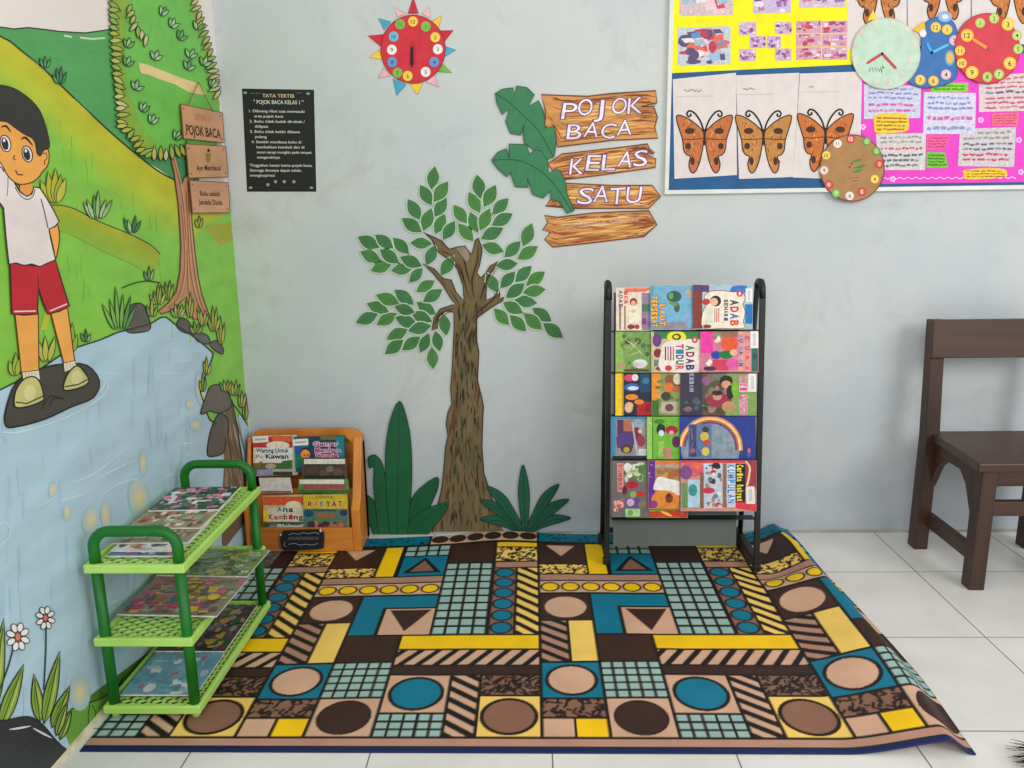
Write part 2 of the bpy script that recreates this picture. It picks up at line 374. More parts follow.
# ================================================================== RUG
PK, YD, YL, TE, DB, BR, CE, BK, NV, PB = (216, 172, 142), (255, 205, 8), (250, 208, 104), (0, 118, 146), (60, 36, 28), (142, 100, 80), (158, 190, 182), (24, 17, 15), (18, 34, 82), (182, 136, 114)
PER = 0.6975
rr = random.Random(3)
def dashes(u0, u1, v0, v1, n, l):
    return [(rr.uniform(u0, u1), rr.uniform(v0, v1), rr.uniform(0, math.pi), l*rr.uniform(.6, 1.2)) for _ in range(n)]
DASH = {}
def paint_rug(U, Vv):
    """colour of the printed pattern at rug coordinates (metres); U along the wall, Vv from the front edge (world depth)"""
    u = np.mod(U, PER); v = Vv
    C = np.zeros(u.shape+(3,)); C[:] = BK
    W = 0.0038
    def fill(mask, col): C[mask] = col
    def rect(u0, u1, v0, v1, col, w=W):
        m = (u > u0+w) & (u < u1-w) & (v > v0+w) & (v < v1-w); fill(m, col); return m
    def circ(cu, cv, r, col, ow=0.009, rv=None):
        rv = rv or r; d = np.sqrt(((u-cu)/r)**2+((v-cv)/rv)**2)
        if ow: fill(d < 1+ow/r, BK)
        fill(d < 1, col)
    def grid(u0, u1, v0, v1, nu, nv):
        m = (u > u0+W) & (u < u1-W) & (v > v0+W) & (v < v1-W)
        a = np.mod((u-u0)/(u1-u0)*nu, 1); b = np.mod((v-v0)/(v1-v0)*nv, 1)
        fill(m & (np.abs(a-.5) < .40) & (np.abs(b-.5) < .38), CE)
    def diag(u0, u1, v0, v1, col, per, k, duty=.55):
        m = (u > u0+W) & (u < u1-W) & (v > v0+W) & (v < v1-W)
        fill(m & (np.mod((v+k*(u-u0))/per, 1) < duty), col)
    def speck(u0, u1, v0, v1, base, n, l):
        m = rect(u0, u1, v0, v1, base); key = (u0, v0)
        if key not in DASH: DASH[key] = dashes(u0, u1, v0, v1, n, l)
        for (a, b, t, ln) in DASH[key]:
            dx, dy = u-a, v-b; p = dx*math.cos(t)+dy*math.sin(t); q = -dx*math.sin(t)+dy*math.cos(t)
            fill(m & (np.abs(p) < ln/2) & (np.abs(q) < 0.0029), BK)
    def tri(p, col):
        (ax, ay), (bx, by), (cx, cy_) = p
        e = lambda x0, y0, x1, y1: (u-x0)*(y1-y0)-(v-y0)*(x1-x0)
        a, b, c = e(ax, ay, bx, by), e(bx, by, cx, cy_), e(cx, cy_, ax, ay)
        fill(((a > 0) & (b > 0) & (c > 0)) | ((a < 0) & (b < 0) & (c < 0)), col)
    a, b, c_, d, e, f = 0, .155, .31, .39, .47, .545
    rect(0, .0775, 1.56, 1.632, PK); rect(.0775, .155, 1.56, 1.632, YD); speck(0, .155, 1.632, 1.706, BR, 60, .020)
    rect(0, .155, 1.706, 1.862, TE); circ(.0775, 1.784, .058, PK)
    rect(.155, .31, 1.56, 1.708, PK); circ(.2325, 1.634, .060, DB, .004); grid(.155, .31, 1.708, 1.864, 5, 5)
    grid(.31, .47, 1.56, 1.646, 5, 3); rect(.31, .47, 1.646, 1.805, PK); circ(.39, 1.726, .060, TE)
    diag(.47, .545, 1.56, 1.805, PK, .044, .75, .52)
    speck(.545, PER, 1.717, 1.805, BR, 80, .022); rect(.545, PER, 1.56, 1.717, YL); circ(.621, 1.638, .060, BR)
    rect(.31, PER, 1.805, 1.846, DB); diag(.31, PER, 1.846, 1.924, PK, .068, -1.45, .60); rect(.31, PER, 1.924, 1.998, YD)
    rect(.155, .31, 1.864, 1.999, DB); rect(.08, .155, 1.864, 2.075, YL); diag(0, .08, 1.864, 2.075, PB, .046, .75, .55)
    rect(0, .155, 2.075, 2.235, DB); circ(.078, 2.152, .062, PK, 0)
    rect(.155, .39, 1.999, 2.235, TE); m = (u > .232) & (u < .39) & (v > 1.999) & (v < 2.16); fill(m, BK); rect(.238, .39, 1.999, 2.154, PK)
    tri([(.255, 2.142), (.376, 2.142), (.314, 2.020)], DB)
    grid(.39, .545, 1.999, 2.455, 4, 10)
    rect(.55, .625, 1.999, 2.415, BR)
    for k in range(6): circ(.5875, 2.036+k*.069, .027, TE, .006)
    diag(.625, PER, 1.999, 2.415, YL, .052, .95, .56)
    rect(0, .39, 2.238, 2.320, PK)
    for k in range(6): circ(.035+k*.064, 2.279, .024, YD, .006)
    rect(0, .39, 2.320, 2.366, PB)
    speck(0, .162, 2.366, 2.44, YL, 60, .016); rect(0, .162, 2.44, 2.605, DB); tri([(.028, 2.585), (.128, 2.585), (.078, 2.50)], PK)
    rect(.162, .228, 2.366, 2.605, YD)
    rect(.235, .39, 2.366, 2.52, TE); tri([(.250, 2.392), (.376, 2.392), (.312, 2.508)], BK); tri([(.272, 2.402), (.354, 2.402), (.312, 2.484)], BR)
    grid(.235, .39, 2.52, 2.605, 4, 2)
    rect(.39, .55, 2.455, 2.605, DB)
    speck(.55, PER, 2.462, 2.566, YL, 110, .016); rect(.55, PER, 2.566, 2.605, YD); rect(.55, PER, 2.415, 2.462, PB)
    speck(0, .31, 2.612, 2.70, TE, 90, .008); rect(.31, PER, 2.612, 2.70, PK)
    for k in range(6): circ(.345+k*.0635, 2.655, .024, DB, .006)
    fill(v < 1.560, BK); fill((v > 1.532) & (v < 1.557), (190, 142, 120)); fill(v < 1.529, NV)
    return C

U0, U1, V0, V1 = -1.012, 0.990, 1.512, 2.690
nu, nv = 640, 384
us = np.linspace(U0, U1, nu); vs = np.linspace(V0, V1, nv)
UU, VV = np.meshgrid(us, vs)
du, dv = (U1-U0)/(nu-1)/4, (V1-V0)/(nv-1)/4
col = sum(paint_rug(UU-0.015+a*du, VV+b*dv) for a in (-1, 1) for b in (-1, 1))/4.0
c = col/255.0; linc = np.where(c <= 0.04045, c/12.92, ((c+0.055)/1.055)**2.4)
def sst(a, b, x):
    t = np.clip((x-a)/(b-a), 0, 1); return t*t*(3-2*t)
def rug_surface(UU, VV):
    t = (VV-V0)/(V1-V0)
    yb = 2.700-0.045*(1-sst(-.75, -.15, UU))                      # the back hem runs a little askew behind the book box
    Y = V0+t*(yb-V0)
    X = UU.copy()
    Z = 0.0032+0.0022*np.sin(UU*9+VV*3)*sst(1.55, 1.8, VV)*sst(-.76, -.66, UU)*(1-sst(2.28, 2.36, VV)*sst(.12, .20, UU))+0.003*np.sin(VV*11+UU*2.0)*sst(.2, .6, UU)*sst(1.6, 1.9, VV)*(1-sst(2.28, 2.36, VV))
    hr = 0.050*sst(1.62, 1.95, VV)-0.012*sst(2.5, 2.69, VV)+0.034*(1-sst(1.62, 1.95, VV))
    b0_ = .68+.075*sst(2.25, 2.36, VV); t_ = np.clip((UU-b0_)/(.885-b0_), 0, 1)
    bump = (0.65*t_**1.4+0.35*t_*t_*(3-2*t_))*(1-sst(.895, .985, UU)*(1-0.45*sst(2.5, 2.66, VV)))
    Z = Z+hr*bump
    X = np.where(UU > .88, .88+(UU-.88)*.66, UU)+0.014*np.sin((VV-1.5)*5.2-.3)*sst(.8, .955, UU)-0.03*sst(2.5, 2.69, VV)*sst(.8, .955, UU)
    Z = Z+0.012*np.exp(-((UU+.12)/.14)**2)*sst(2.45, 2.69, VV)
    return X, Y, np.maximum(Z, 0.0032)
X, Y, Zz = rug_surface(UU, VV)
P = np.stack([X, Y, Zz], -1).reshape(-1, 3)
idx = np.arange(nu*nv).reshape(nv, nu)
quads = np.stack([idx[:-1, :-1], idx[:-1, 1:], idx[1:, 1:], idx[1:, :-1]], -1).reshape(-1, 4)
loop = np.concatenate([idx[0, :], idx[1:, -1], idx[-1, -2::-1], idx[-2:0:-1, 0]])     # hem: a short skirt all round
nb = len(P); skirt = P[loop].copy(); skirt[:, 2] -= 0.003
k = len(loop); ar = np.arange(k); nx = (ar+1) % k
sq = np.stack([loop[ar], nb+ar, nb+nx, loop[nx]], -1)
Pall = np.concatenate([P, skirt]); Q = np.concatenate([quads, sq])
me = bpy.data.meshes.new('patterned_rug')
me.vertices.add(len(Pall)); org = np.array([0.0, 2.1, 0.0]); me.vertices.foreach_set('co', (Pall-org).astype(np.float32).ravel())
me.loops.add(len(Q)*4); me.loops.foreach_set('vertex_index', Q.astype(np.int32).ravel())
me.polygons.add(len(Q)); me.polygons.foreach_set('loop_start', np.arange(0, len(Q)*4, 4, dtype=np.int32))
me.update(calc_edges=True)
ca = me.color_attributes.new('Col', 'FLOAT_COLOR', 'POINT')
cc = np.ones((len(Pall), 4), np.float32); cc[:nb, :3] = linc.reshape(-1, 3); cc[nb:, :3] = lin(NV)
ca.data.foreach_set('color', cc.ravel())
me.polygons.foreach_set('use_smooth', np.ones(len(Q), bool))
MAT['rug'] = attr_mat('printed_rug', 0.55, 0.10, 9, (1, 1, 1), spec=0.3)
me.materials.append(MAT['rug'])
o = bpy.data.objects.new('patterned_rug', me); o.location = org; COL.objects.link(o); ORG[o.name] = Vector(org)
setp(o, 'large rug printed with brown, teal and yellow geometric blocks on the floor', 'rug')

# ================================================================== WOODEN CHAIR
ch = empty('wooden_chair', (1.52, 2.45, 0), 'dark brown wooden chair against the pale blue wall', 'chair')
cx0, cx1 = 1.310, 1.728
for x in (cx0, cx1-0.046):
    g = G(); g.prism([(2.565, 0), (2.617, 0), (2.613, .40), (2.640, .79), (2.600, .79), (2.562, .40)], 0, x, x+.046); g.build('leg', 'chair', ch, bevel=.003)
for x in (1.336, 1.640):
    g = G(); g.prism([(2.265, 0), (2.313, 0), (2.313, .386), (2.265, .386)], 0, x, x+.047); g.build('leg', 'chair', ch, bevel=.003)
g = G(); g.prism([(1.312, 2.248), (1.712, 2.248), (1.700, 2.60), (1.332, 2.60)], 2, .387, .414); g.build('seat', 'chairh', ch, bevel=.005)
g = G(); g.hexa([(cx0-.002, 2.572, .668), (cx1+.002, 2.572, .668), (cx1+.002, 2.600, .668), (cx0-.002, 2.600, .668),
                 (cx0-.002, 2.586, .792), (cx1+.002, 2.586, .792), (cx1+.002, 2.614, .792), (cx0-.002, 2.614, .792)]); g.build('backrest', 'chairh', ch, bevel=.004)
arch = [(2.318, .386), (2.575, .386), (2.575, .225), (2.555, .262), (2.530, .312), (2.49, .346), (2.40, .346), (2.362, .312), (2.338, .262), (2.318, .225)]
for x in (1.342, 1.668):
    g = G(); g.prism(arch, 0, x, x+.022); g.build('side_apron', 'chair', ch, bevel=.002)
    g = G(); g.box(x, x+.026, 2.31, 2.58, .085, .130); g.build('side_stretcher', 'chair', ch, bevel=.002)
g = G(); g.box(1.385, 1.645, 2.270, 2.292, .335, .386); g.build('front_apron', 'chairh', ch, bevel=.002)
g = G(); g.box(1.385, 1.645, 2.275, 2.300, .238, .284); g.build('front_stretcher', 'chairh', ch, bevel=.002)

# ================================================================== MAGAZINE RACK
rk = empty('magazine_rack', (0.485, 2.45, 0), 'black metal display rack with five tiers of picture books', 'rack')
TH = 0.113
RK = Plane((0.5, 2.395, 0.0), (0, -1, TH))
def ry(z): return 2.395+TH*z
for x in (0.243, 0.724):
    g = G(); top = .925
    yf0 = 2.452 if x < .5 else 2.400
    path = [(x, yf0, .012), (x, ry(.3), .3), (x, ry(.6), .6), (x, ry(.88), .88), (x, ry(.9)+.004, .915), (x, ry(.9)+.020, .930), (x, 2.545, .930), (x, 2.562, .915)]
    g.beam(path[0], path[3], .016, .016, up=(1, 0, 0)); g.tube(path[3:], .0105, 8); 
    f = g.build('side_frame', 'black', rk)
    g = G(); g.tube([(x, 2.562, .917), (x, 2.590, .5), (x, 2.612, .03)], .009, 8); g.build('rear_leg', 'black', rk)
    g = G(); g.box(x-.010, x+.010, yf0, 2.615, .030, .046); g.build('foot_bar', 'black', rk)
    g = G(); g.box(x-.013, x+.013, yf0-.013, yf0+.013, .0050, .026); g.build('foot_cap', 'black', rk, bevel=.003)
    g = G(); g.box(x-.016, x+.016, 2.598, 2.628, .0050, .040); g.build('foot_cap', 'black', rk, bevel=.004)
g = G(); g.box(.252, .716, 2.596, 2.612, .052, .066); g.build('cross_bar', 'black', rk)
g = G(); zz0, zz1 = .075, .90
g.hexa([(.262, ry(zz0)+.030, zz0), (.664, ry(zz0)+.030, zz0), (.664, ry(zz0)+.034, zz0), (.262, ry(zz0)+.034, zz0),
        (.262, ry(zz1)+.030, zz1), (.668, ry(zz1)+.030, zz1), (.668, ry(zz1)+.034, zz1), (.262, ry(zz1)+.034, zz1)]); g.build('back_panel', 'panel', rk)
ROWY = (331, 373, 416, 460, 518.5)
for yb in ROWY:
    p = RK(685, yb); g = G(); g.box(.253, .714, p.y-.007, p.y+.028, p.z-.0022, p.z-.0002); g.build('shelf_ledge', 'black', rk)

# ================================================================== GREEN SHELF RACK
gr = empty('shelf_rack', (-.905, 1.88, 0), 'small three tier green plastic rack beside the painted wall', 'rack')
gx0, gx1, gy0, gy1 = -1.014, -.784, 1.620, 2.135
def tray(z):
    root = G(); w = .012; h = .021
    root.box(gx0, gx1, gy0, gy0+w, z-h, z); root.box(gx0, gx1, gy1-w, gy1, z-h, z)
    root.box(gx0, gx0+w, gy0+w, gy1-w, z-h, z); root.box(gx1-w, gx1, gy0+w, gy1-w, z-h, z)
    t = root.build('shelf', 'lgreen', gr, bevel=.003)
    g = G(); zc = z-.006; s = .023
    ix0, ix1, iy0, iy1 = gx0+w, gx1-w, gy0+w, gy1-w
    for sl in (1, -1):                                             # open diamond lattice
        k = -40
        while k < 60:
            pts = []
            for yy in (iy0, iy1):
                pass
            c0 = iy0+k*s
            # line y = c0 + sl*.62*(x-ix0)
            y_a, y_b = c0, c0+sl*.62*(ix1-ix0)
            lo, hi = max(min(y_a, y_b), iy0), min(max(y_a, y_b), iy1)
            if hi-lo > .004:
                xa = ix0+(lo-c0)/(sl*.62); xb = ix0+(hi-c0)/(sl*.62)
                g.beam((xa, lo, zc), (xb, hi, zc), .0062, .004)
            k += 1
    g.build('lattice', 'lgreen', t)
    return t
TZ = (.039, .214, .396)
for z in TZ: tray(z)
pr = .0125
for y in (gy0+.018, gy1-.018):
    for x in (gx0+.020, gx1-.018):
        g = G(); g.tube([(x, y, TZ[0]), (x, y, TZ[2]-.02)], pr, 14); g.build('post', 'dgreen', gr)
        g = G(); g.tube([(x, y, .0038), (x, y, .022)], .009, 10); g.build('foot', 'lgreen', gr)
    xa, xb = gx0+.020, gx1-.018; r = .040; hz = .470
    path = [(xa, y, TZ[2]-.002), (xa, y, hz-r)]
    for k in range(1, 7): a = math.pi/2*k/6; path.append((xa+r-r*math.cos(a), y, hz-r+r*math.sin(a)))
    for k in range(0, 7): a = math.pi/2*k/6; path.append((xb-r+r*math.sin(a), y, hz-r+r*math.cos(a)))
    path.append((xb, y, TZ[2]-.002))
    g = G(); g.tube(path, pr, 14); g.build('handle', 'dgreen', gr)

# ================================================================== WOODEN BOOK BOX
bx = empty('book_box', (-.79, 2.62, 0.008), 'honey coloured wooden book box against the wall behind the green rack', 'box')
b0, b1, yf, yk = -1.004, -.600, 2.550, 2.700
zb = .0068
def rounded(x0, x1, z0, z1, r):
    P = [(x0, z0), (x1, z0)]
    P += [(x1-r+r*math.cos(a), z1-r+r*math.sin(a)) for a in [math.pi/2*k/5 for k in range(6)]]
    P += [(x0+r-r*math.sin(a), z1-r+r*math.cos(a)) for a in [math.pi/2*k/5 for k in range(6)]]
    return P
g = G(); g.prism(rounded(b0, b1-.012, zb, .404, .04), 1, yk-.012, yk); g.build('back_panel', 'boxh', bx)
g = G(); P = rounded(b0, b1, zb, .416, .045); Q2 = rounded(b0+.012, b1-.036, zb+.01, .388, .03)
n = len(P); b = 0
for yy in (2.655, 2.686):
    g.V += [Vector((p[0], yy, p[1])) for p in P]+[Vector((p[0], yy, p[1])) for p in Q2]
for i in range(n):
    j = (i+1) % n
    if i == 0: continue
    g.face((i, j, n+j, n+i), (200, 130, 60)); g.face((i, 2*n+i, 2*n+j, j), (200, 130, 60)); g.face((n+i, n+j, 3*n+j, 3*n+i), (200, 130, 60))
g.build('hoop_frame', 'box', bx)
for x, nm in ((b0, 'left'), (b1-.030, 'right')):
    wd = .012 if nm == 'left' else .030
    g = G(); g.prism([(yf, zb), (yk-.012, zb), (yk-.012, .392), (yk-.050, .392), (yf+.030, .19), (yf, .16)], 0, x, x+wd); g.build('side_panel', 'box', bx, bevel=.003)
for k in range(4):
    g = G(); z = .10+k*.075; g.box(b0+.03, b1-.03, yk-.022, yk-.013, z, z+.055); g.build('back_slat', 'boxh', bx)
g = G(); g.box(b0+.030, b1-.030, yf, yf+.014, zb, .092); g.build('front_panel', 'boxh', bx, bevel=.002)
g = G(); g.box(b0+.030, b1-.030, yf+.014, yk-.022, zb, zb+.012); g.build('bottom_board', 'boxh', bx)
g = G(); g.box(b0+.030, b1-.030, yf+.062, yf+.070, zb+.012, .215); g.build('divider', 'boxh', bx)

# ================================================================== BRISTLE TUFT
g = G(); rb = random.Random(5); base = Vector((1.100, 1.478, .016))
for k in range(70):
    a = math.radians(180+rb.uniform(-38, 30)); l = rb.uniform(.045, .095)
    p0 = base+Vector((rb.uniform(-.012, .012), rb.uniform(-.022, .018), rb.uniform(-.006, .012)))
    p2 = p0+Vector((math.cos(a)*l, math.sin(a)*l*.6+rb.uniform(-.01, .02), rb.uniform(-.008, .012)))
    p2.z = max(p2.z, .003); p1 = (p0+p2)/2+Vector((0, 0, rb.uniform(.002, .01)))
    g.tube([p0, p1, p2], [.0016, .0013, .0004], 5)
g.tube([base+Vector((-.004, 0, 0)), base+Vector((.03, -.004, 0)), base+Vector((.16, -.02, .004))], [.020, .018, .012], 10)
g.build('hand_brush', 'hair', None, 'black bristly brush tip on the white floor tiles near the rug corner', 'brush')
# ================================================================== PAPER CUT-OUTS ON THE BACK WALL
def ctr(pts, d=0.0):
    x = sum(p[0] for p in pts)/len(pts); y = max(p[1] for p in pts)
    return BACK(x, y, d)

# ---- paper tree
tree = empty('paper_tree', BACK(467, 532), 'big paper tree cut-out with brown bark trunk glued on the wall', 'tree decoration')
trunk = [(432,533.5),(436,511),(441.5,489.5),(443.6,471),(445.5,447),(448,436),(446,424),(448,412),(451.6,404),(450.5,388),(452,372),(453.5,340),(454,331),(454,314),(453,312),(445.5,311),(439,317),(437,328.5),(432,330.5),(434,318),(440,309),(452,305),(456,304.5),(450.8,298.6),(443,285.5),(432.5,272.5),(422,263.4),(434.5,269),(443,278.4),(451.4,280),(456,292),(463.8,300),(463,285.5),(457,268.6),(452,262),(445,257),(437.7,251.7),(432,240),(423.4,231.9),(432.8,236.5),(442,241),(446,246),(449.5,249),(457,247),(465,246),(468,250.4),(471.6,254),(473.5,248),(475.5,240),(478,237.6),(481.6,247),(482,253),(479.4,266),(476.8,272.5),(480.7,277.7),(486,273),(490,266),(498,261),(493,270.6),(486.5,277.7),(486,300),(493.7,297),(499,289),(500,294.7),(499,299),(504,297),(502.8,300.5),(491,307.7),(476.8,318),(476.8,331),(476.7,340),(479,352),(477.5,380),(481.5,396),(483.6,406.7),(482.8,420),(482,446.8),(484,473.5),(489.5,489.5),(495,511),(504,532)]
g = G(BACK, .0004); BKC = (120, 103, 70)
g.slab(trunk, .0012, BKC, (200, 190, 170))
def tw(y):                                            # trunk sides at a height
    L = [(300,457),(340,454),(400,452),(440,448),(490,443),(533,433)]; Rr = [(300,486),(340,476),(400,481),(440,482),(490,489),(533,503)]
    f = lambda T: np.interp(y, [a for a, _ in T], [b for _, b in T])
    return f(L), f(Rr)
for k in range(330):
    y = R.uniform(300, 524); l, r_ = tw(y); t = R.uniform(.06, .94); x = l+(r_-l)*t; ln = R.uniform(6, 16)
    y2 = min(y+ln, 531); l2, r2 = tw(y2); x2 = l2+(r2-l2)*(t+R.uniform(-.04, .04))
    mid = ((x+x2)/2+R.uniform(-1.2, 1.2), (y+y2)/2)
    c = R.choice([(58,42,28),(66,48,32),(78,58,36),(128,100,64),(92,92,54),(100,106,66),(84,98,58)] if .25 < t < .8 else [(60,40,26),(110,72,46),(126,84,56),(84,56,36)])
    g.stroke([(x, y), mid, (x2, y2)], R.uniform(.9, 2.0), c, taper='both')
for br in ([(432,240),(441,250),(452,257),(462,275),(470,300)],[(425,266),(440,280),(452,292),(460,306)],[(478,245),(477,262),(472,280),(474,300)],[(497,263),(487,280),(480,300)],[(499,294),(490,302),(478,312)],[(434,326),(440,314),(455,308)],[(462,250),(466,268),(470,285)],[(446,252),(458,262),(466,285)]):
    g.stroke(sm(br, False, 3), 1.3, (62,40,26), taper='both'); g.stroke(sm([(a+2, b+2) for a, b in br], False, 3), .9, (140,104,66), taper='both')
g.poly([(456,248),(464,246.5),(468,251),(470,258),(466,262),(461,255)], (146,132,112))
g.stroke(trunk[:-1], .9, (62,44,30))
g.build('trunk', 'bark', tree)
L1, L2, L3 = Z(350, 160, 6.4), Z(350, 280, 7.683), Z(450, 165, 4.267)
leaves = []
for zf, rows in ((L1, [(543,40,520,190),(628,138,535,270),(450,158,522,290),(618,240,540,365),(370,250,452,385),(522,308,468,455),(608,345,545,475),(332,372,460,462),(672,390,595,512),(385,530,525,535),(548,545,488,675),(665,615,580,740),(48,490,190,562),(160,478,278,565),(275,497,378,602),(65,585,200,650),(190,572,315,660),(320,620,460,680),(132,710,272,655),(262,708,405,688),(465,690,380,785)]),
                 (L2, [(650,5,508,92),(710,72,560,170),(200,115,380,180),(342,75,490,190),(128,180,300,245),(340,205,500,250),(510,170,660,265),(470,250,632,320),(45,330,215,260),(205,345,360,255),(345,285,520,350),(445,390,625,350),(280,455,445,378),(268,570,410,460),(400,540,540,435),(605,410,540,560),(655,390,690,548),(628,515,640,685),(715,255,740,428)]),
                 (L3, [(115,40,130,145),(195,85,145,180),(80,115,128,205),(250,142,180,212),(15,170,72,250),(86,200,118,290),(170,185,128,280),(267,207,178,258),(35,250,100,325),(228,268,132,315),(135,340,230,370),(350,248,312,348),(302,325,232,395),(375,347,288,403),(195,430,290,420),(155,460,205,545),(278,455,215,525),(348,430,278,500),(405,455,325,515),(408,530,310,545),(318,505,238,568),(372,590,275,575),(225,585,312,633),(188,612,252,683),(255,640,325,710),(315,632,392,703),(352,610,433,668),(398,675,482,737)])):
    for a, b, c, d in rows: leaves.append(zf([(a, b), (c, d)]))
for i, (p, q) in enumerate(leaves):
    g = G(BACK, .0046+.0001*(i % 3)); l = math.hypot(q[0]-p[0], q[1]-p[1])
    ex = lambda a, b, k: (a[0]+(a[0]-b[0])*k, a[1]+(a[1]-b[1])*k)
    g.leaf(ex(p, q, .05), ex(q, p, .05), l*.52+2.2, (196,214,190))
    gc = R.choice([(70,128,66),(64,120,66),(76,134,64),(66,124,74)])
    g.leaf(p, q, l*.50+.5, gc, vein=(56,106,56))
    g.build('leaf', 'card', tree)

# ---- two paper plants by the tree foot
def plant(name, loc, label, leaflist, colr, vein):
    t = empty(name, BACK(*loc), label, 'plant decoration')
    for i, L in enumerate(leaflist):
        g = G(BACK, .0060+.0005*i); outl = sm(L[0], True, 3)
        g.slab(outl, .0004, colr[i % len(colr)])
        g.stroke(outl, .8, shade(colr[0], .55), True)
        if L[1]: g.stroke(L[1], .9, vein)
        g.build('leaf', 'card', t)
DG = [(20,96,56),(16,90,52)]
plant('paper_plant', (404, 537), 'broad dark green paper plant with one tall leaf, glued beside the book box', [
    ([(366,496),(374,501),(382,512),(396,538),(376,537),(371,527),(366,520)], None),
    ([(404,528),(412,499),(422,486.6),(437.6,477),(437,491),(428.6,509),(424,518),(414,534)], [(437,479),(416,504),(405,530)]),
    ([(369,467),(368,459),(371,455.5),(376,455.5),(382,463),(386,480),(390,505),(396,538),(380,538),(376,510),(373.6,486),(374,472),(373,466),(370.5,468)], None),
    ([(402,539),(410,522),(420,512),(435,505.5),(448.6,503),(444.3,514),(435,525),(424,537)], [(447,504.5),(425,518),(408,537)]),
    ([(399.4,401),(406,416),(410.6,440),(411.8,478),(409,515),(405,540),(392,540),(387,505),(385.5,470),(386,445),(390.6,419)], [(399.4,404),(398,470),(397,538)]),
    ], DG, (12,74,42))
def blade(tip, base, w):
    dx, dy = base[0]-tip[0], base[1]-tip[1]; l = math.hypot(dx, dy); nx, ny = -dy/l*w/2, dx/l*w/2
    sag = -.10*l if abs(dx) > 12 else 0
    m = lambda t, s: (tip[0]+dx*t+nx*s, tip[1]+dy*t+ny*s+sag*math.sin(math.pi*t))
    return ([tip, m(.2, .7), m(.45, 1), m(.75, .75), m(1, .35), m(1, -.35), m(.75, -.75), m(.45, -1), m(.2, -.7)], [tip, m(.5, 0), m(1, 0)])
plant('paper_plant', (525, 533), 'spiky green paper plant with fanned narrow leaves glued beside the tree foot', [
    blade(t, (b, 531), w) for t, b, w in (((480,519),519,9),((480,500),520,10),((571,518),531,9),((569,499.5),530,10),((486.6,486),522,10),((559,484),528,10),((523,464.6),525,11))],
    [(24,96,70),(22,92,66)], (14,70,50))

# ---- two monstera leaves
mz = Z(480, 70, 4.265)
def monstera(lab, out, rib, veins, d):
    g = G(BACK, d); o_ = mz(out); g.slab(o_, .0012, (62,130,88)); g.stroke(o_, .9, (38,84,58), True)
    g.stroke(sm(mz(rib), False, 3), 1.1, (36,88,60))
    for v in veins: g.stroke(mz(v), .7, (48,110,74), taper=True)
    g.build('monstera_leaf', 'card', None, lab, 'leaf decoration', 'paper monstera leaves on the wall sign')
monstera('green paper monstera leaf, the upper one beside the big wooden plank sign', [(65,100),(95,82),(140,75),(146,112),(156,68),(200,75),(232,105),(205,155),(250,130),(272,180),(278,248),(315,240),(326,300),(316,370),(280,385),(250,350),(245,322),(235,345),(190,310),(183,268),(188,232),(172,278),(130,270),(110,220),(127,165),(95,190),(72,140)],
    [(65,100),(120,135),(180,190),(250,260),(312,370)], [[(130,142),(160,80)],[(180,190),(245,160)],[(235,240),(268,190)],[(150,162),(118,225)],[(195,205),(195,300)]], .0046)
monstera('green paper monstera leaf, the lower one overlapping the short plank signs', [(50,385),(75,352),(112,335),(126,380),(124,315),(200,318),(210,360),(235,340),(258,345),(288,385),(292,442),(325,420),(345,435),(362,472),(372,530),(402,600),(372,612),(338,560),(302,552),(300,515),(270,546),(225,530),(203,462),(206,500),(150,497),(130,438),(116,456),(75,420)],
    [(50,385),(110,382),(180,390),(270,440),(340,520),(392,604)], [[(120,384),(124,325)],[(190,394),(215,345)],[(270,440),(280,380)],[(320,490),(338,440)],[(150,386),(150,480)],[(230,415),(240,520)]], .0064)

# ---- plank signs
def plank(lab, outl, texts, seed):
    o_ = mz(outl); rnd = random.Random(seed)
    g = G(BACK, .0006); g.slab(o_, .0014, (214,150,84), (225,215,205))
    x0, x1 = min(p[0] for p in o_), max(p[0] for p in o_); y0, y1 = min(p[1] for p in o_), max(p[1] for p in o_)
    H = y1-y0; W = x1-x0
    lo = lambda x: None
    def span(x):                                        # top and bottom of the outline at x
        ys = []
        for i in range(len(o_)):
            (ax, ay), (bx_, by) = o_[i-1], o_[i]
            if (ax-x)*(bx_-x) < 0: ys.append(ay+(by-ay)*(x-ax)/(bx_-ax))
        return (min(ys), max(ys)) if len(ys) > 1 else (None, None)
    for k in range(int(70+H*2)):
        x = rnd.uniform(x0+2, x1-16); ln = rnd.uniform(8, 34); xb = min(x+ln, x1-2); a, b = span(x), span(xb); c_ = span((x+xb)/2)
        if None in a or None in b or None in c_: continue
        t = rnd.uniform(.06, .94)
        edge = min(t, 1-t) < .18 or x-x0 < 10 or x1-xb < 10
        c = rnd.choice([(150,78,34),(130,62,28),(176,96,44)] if edge and rnd.random() < .7 else [(238,190,110),(228,172,88),(196,124,58),(246,208,134),(180,104,46)])
        p = [(x, a[0]+(a[1]-a[0])*t), ((x+xb)/2, c_[0]+(c_[1]-c_[0])*(t+rnd.uniform(-.02, .02))), (xb, b[0]+(b[1]-b[0])*t)]
        g.stroke(p, rnd.uniform(.6, 2.0), c, taper='both')
    g.stroke(o_, 1.2, (120,62,32), True)
    for (s, x, y, h, w, ang) in texts:
        x, y = mz([(x, y)])[0]
        g.text(s, x, y, h/4.265, (244,232,246), w=w/4.265, out=(116,70,124), rot=ang, fat=-.004, ofat=.034, sk=.16)
    return g, o_
def letters(word, x0, x1, yb0, yb1, h, wl):
    n = len(word); out = []
    for i, c in enumerate(word):
        t = i/(n-1); w = wl*(.62 if c in 'J' else 1)
        out.append((c, x0+(x1-wl-x0)*t, yb0+(yb1-yb0)*t+(-1)**i*4, h, w, R.uniform(-.10, .06)))
    return out
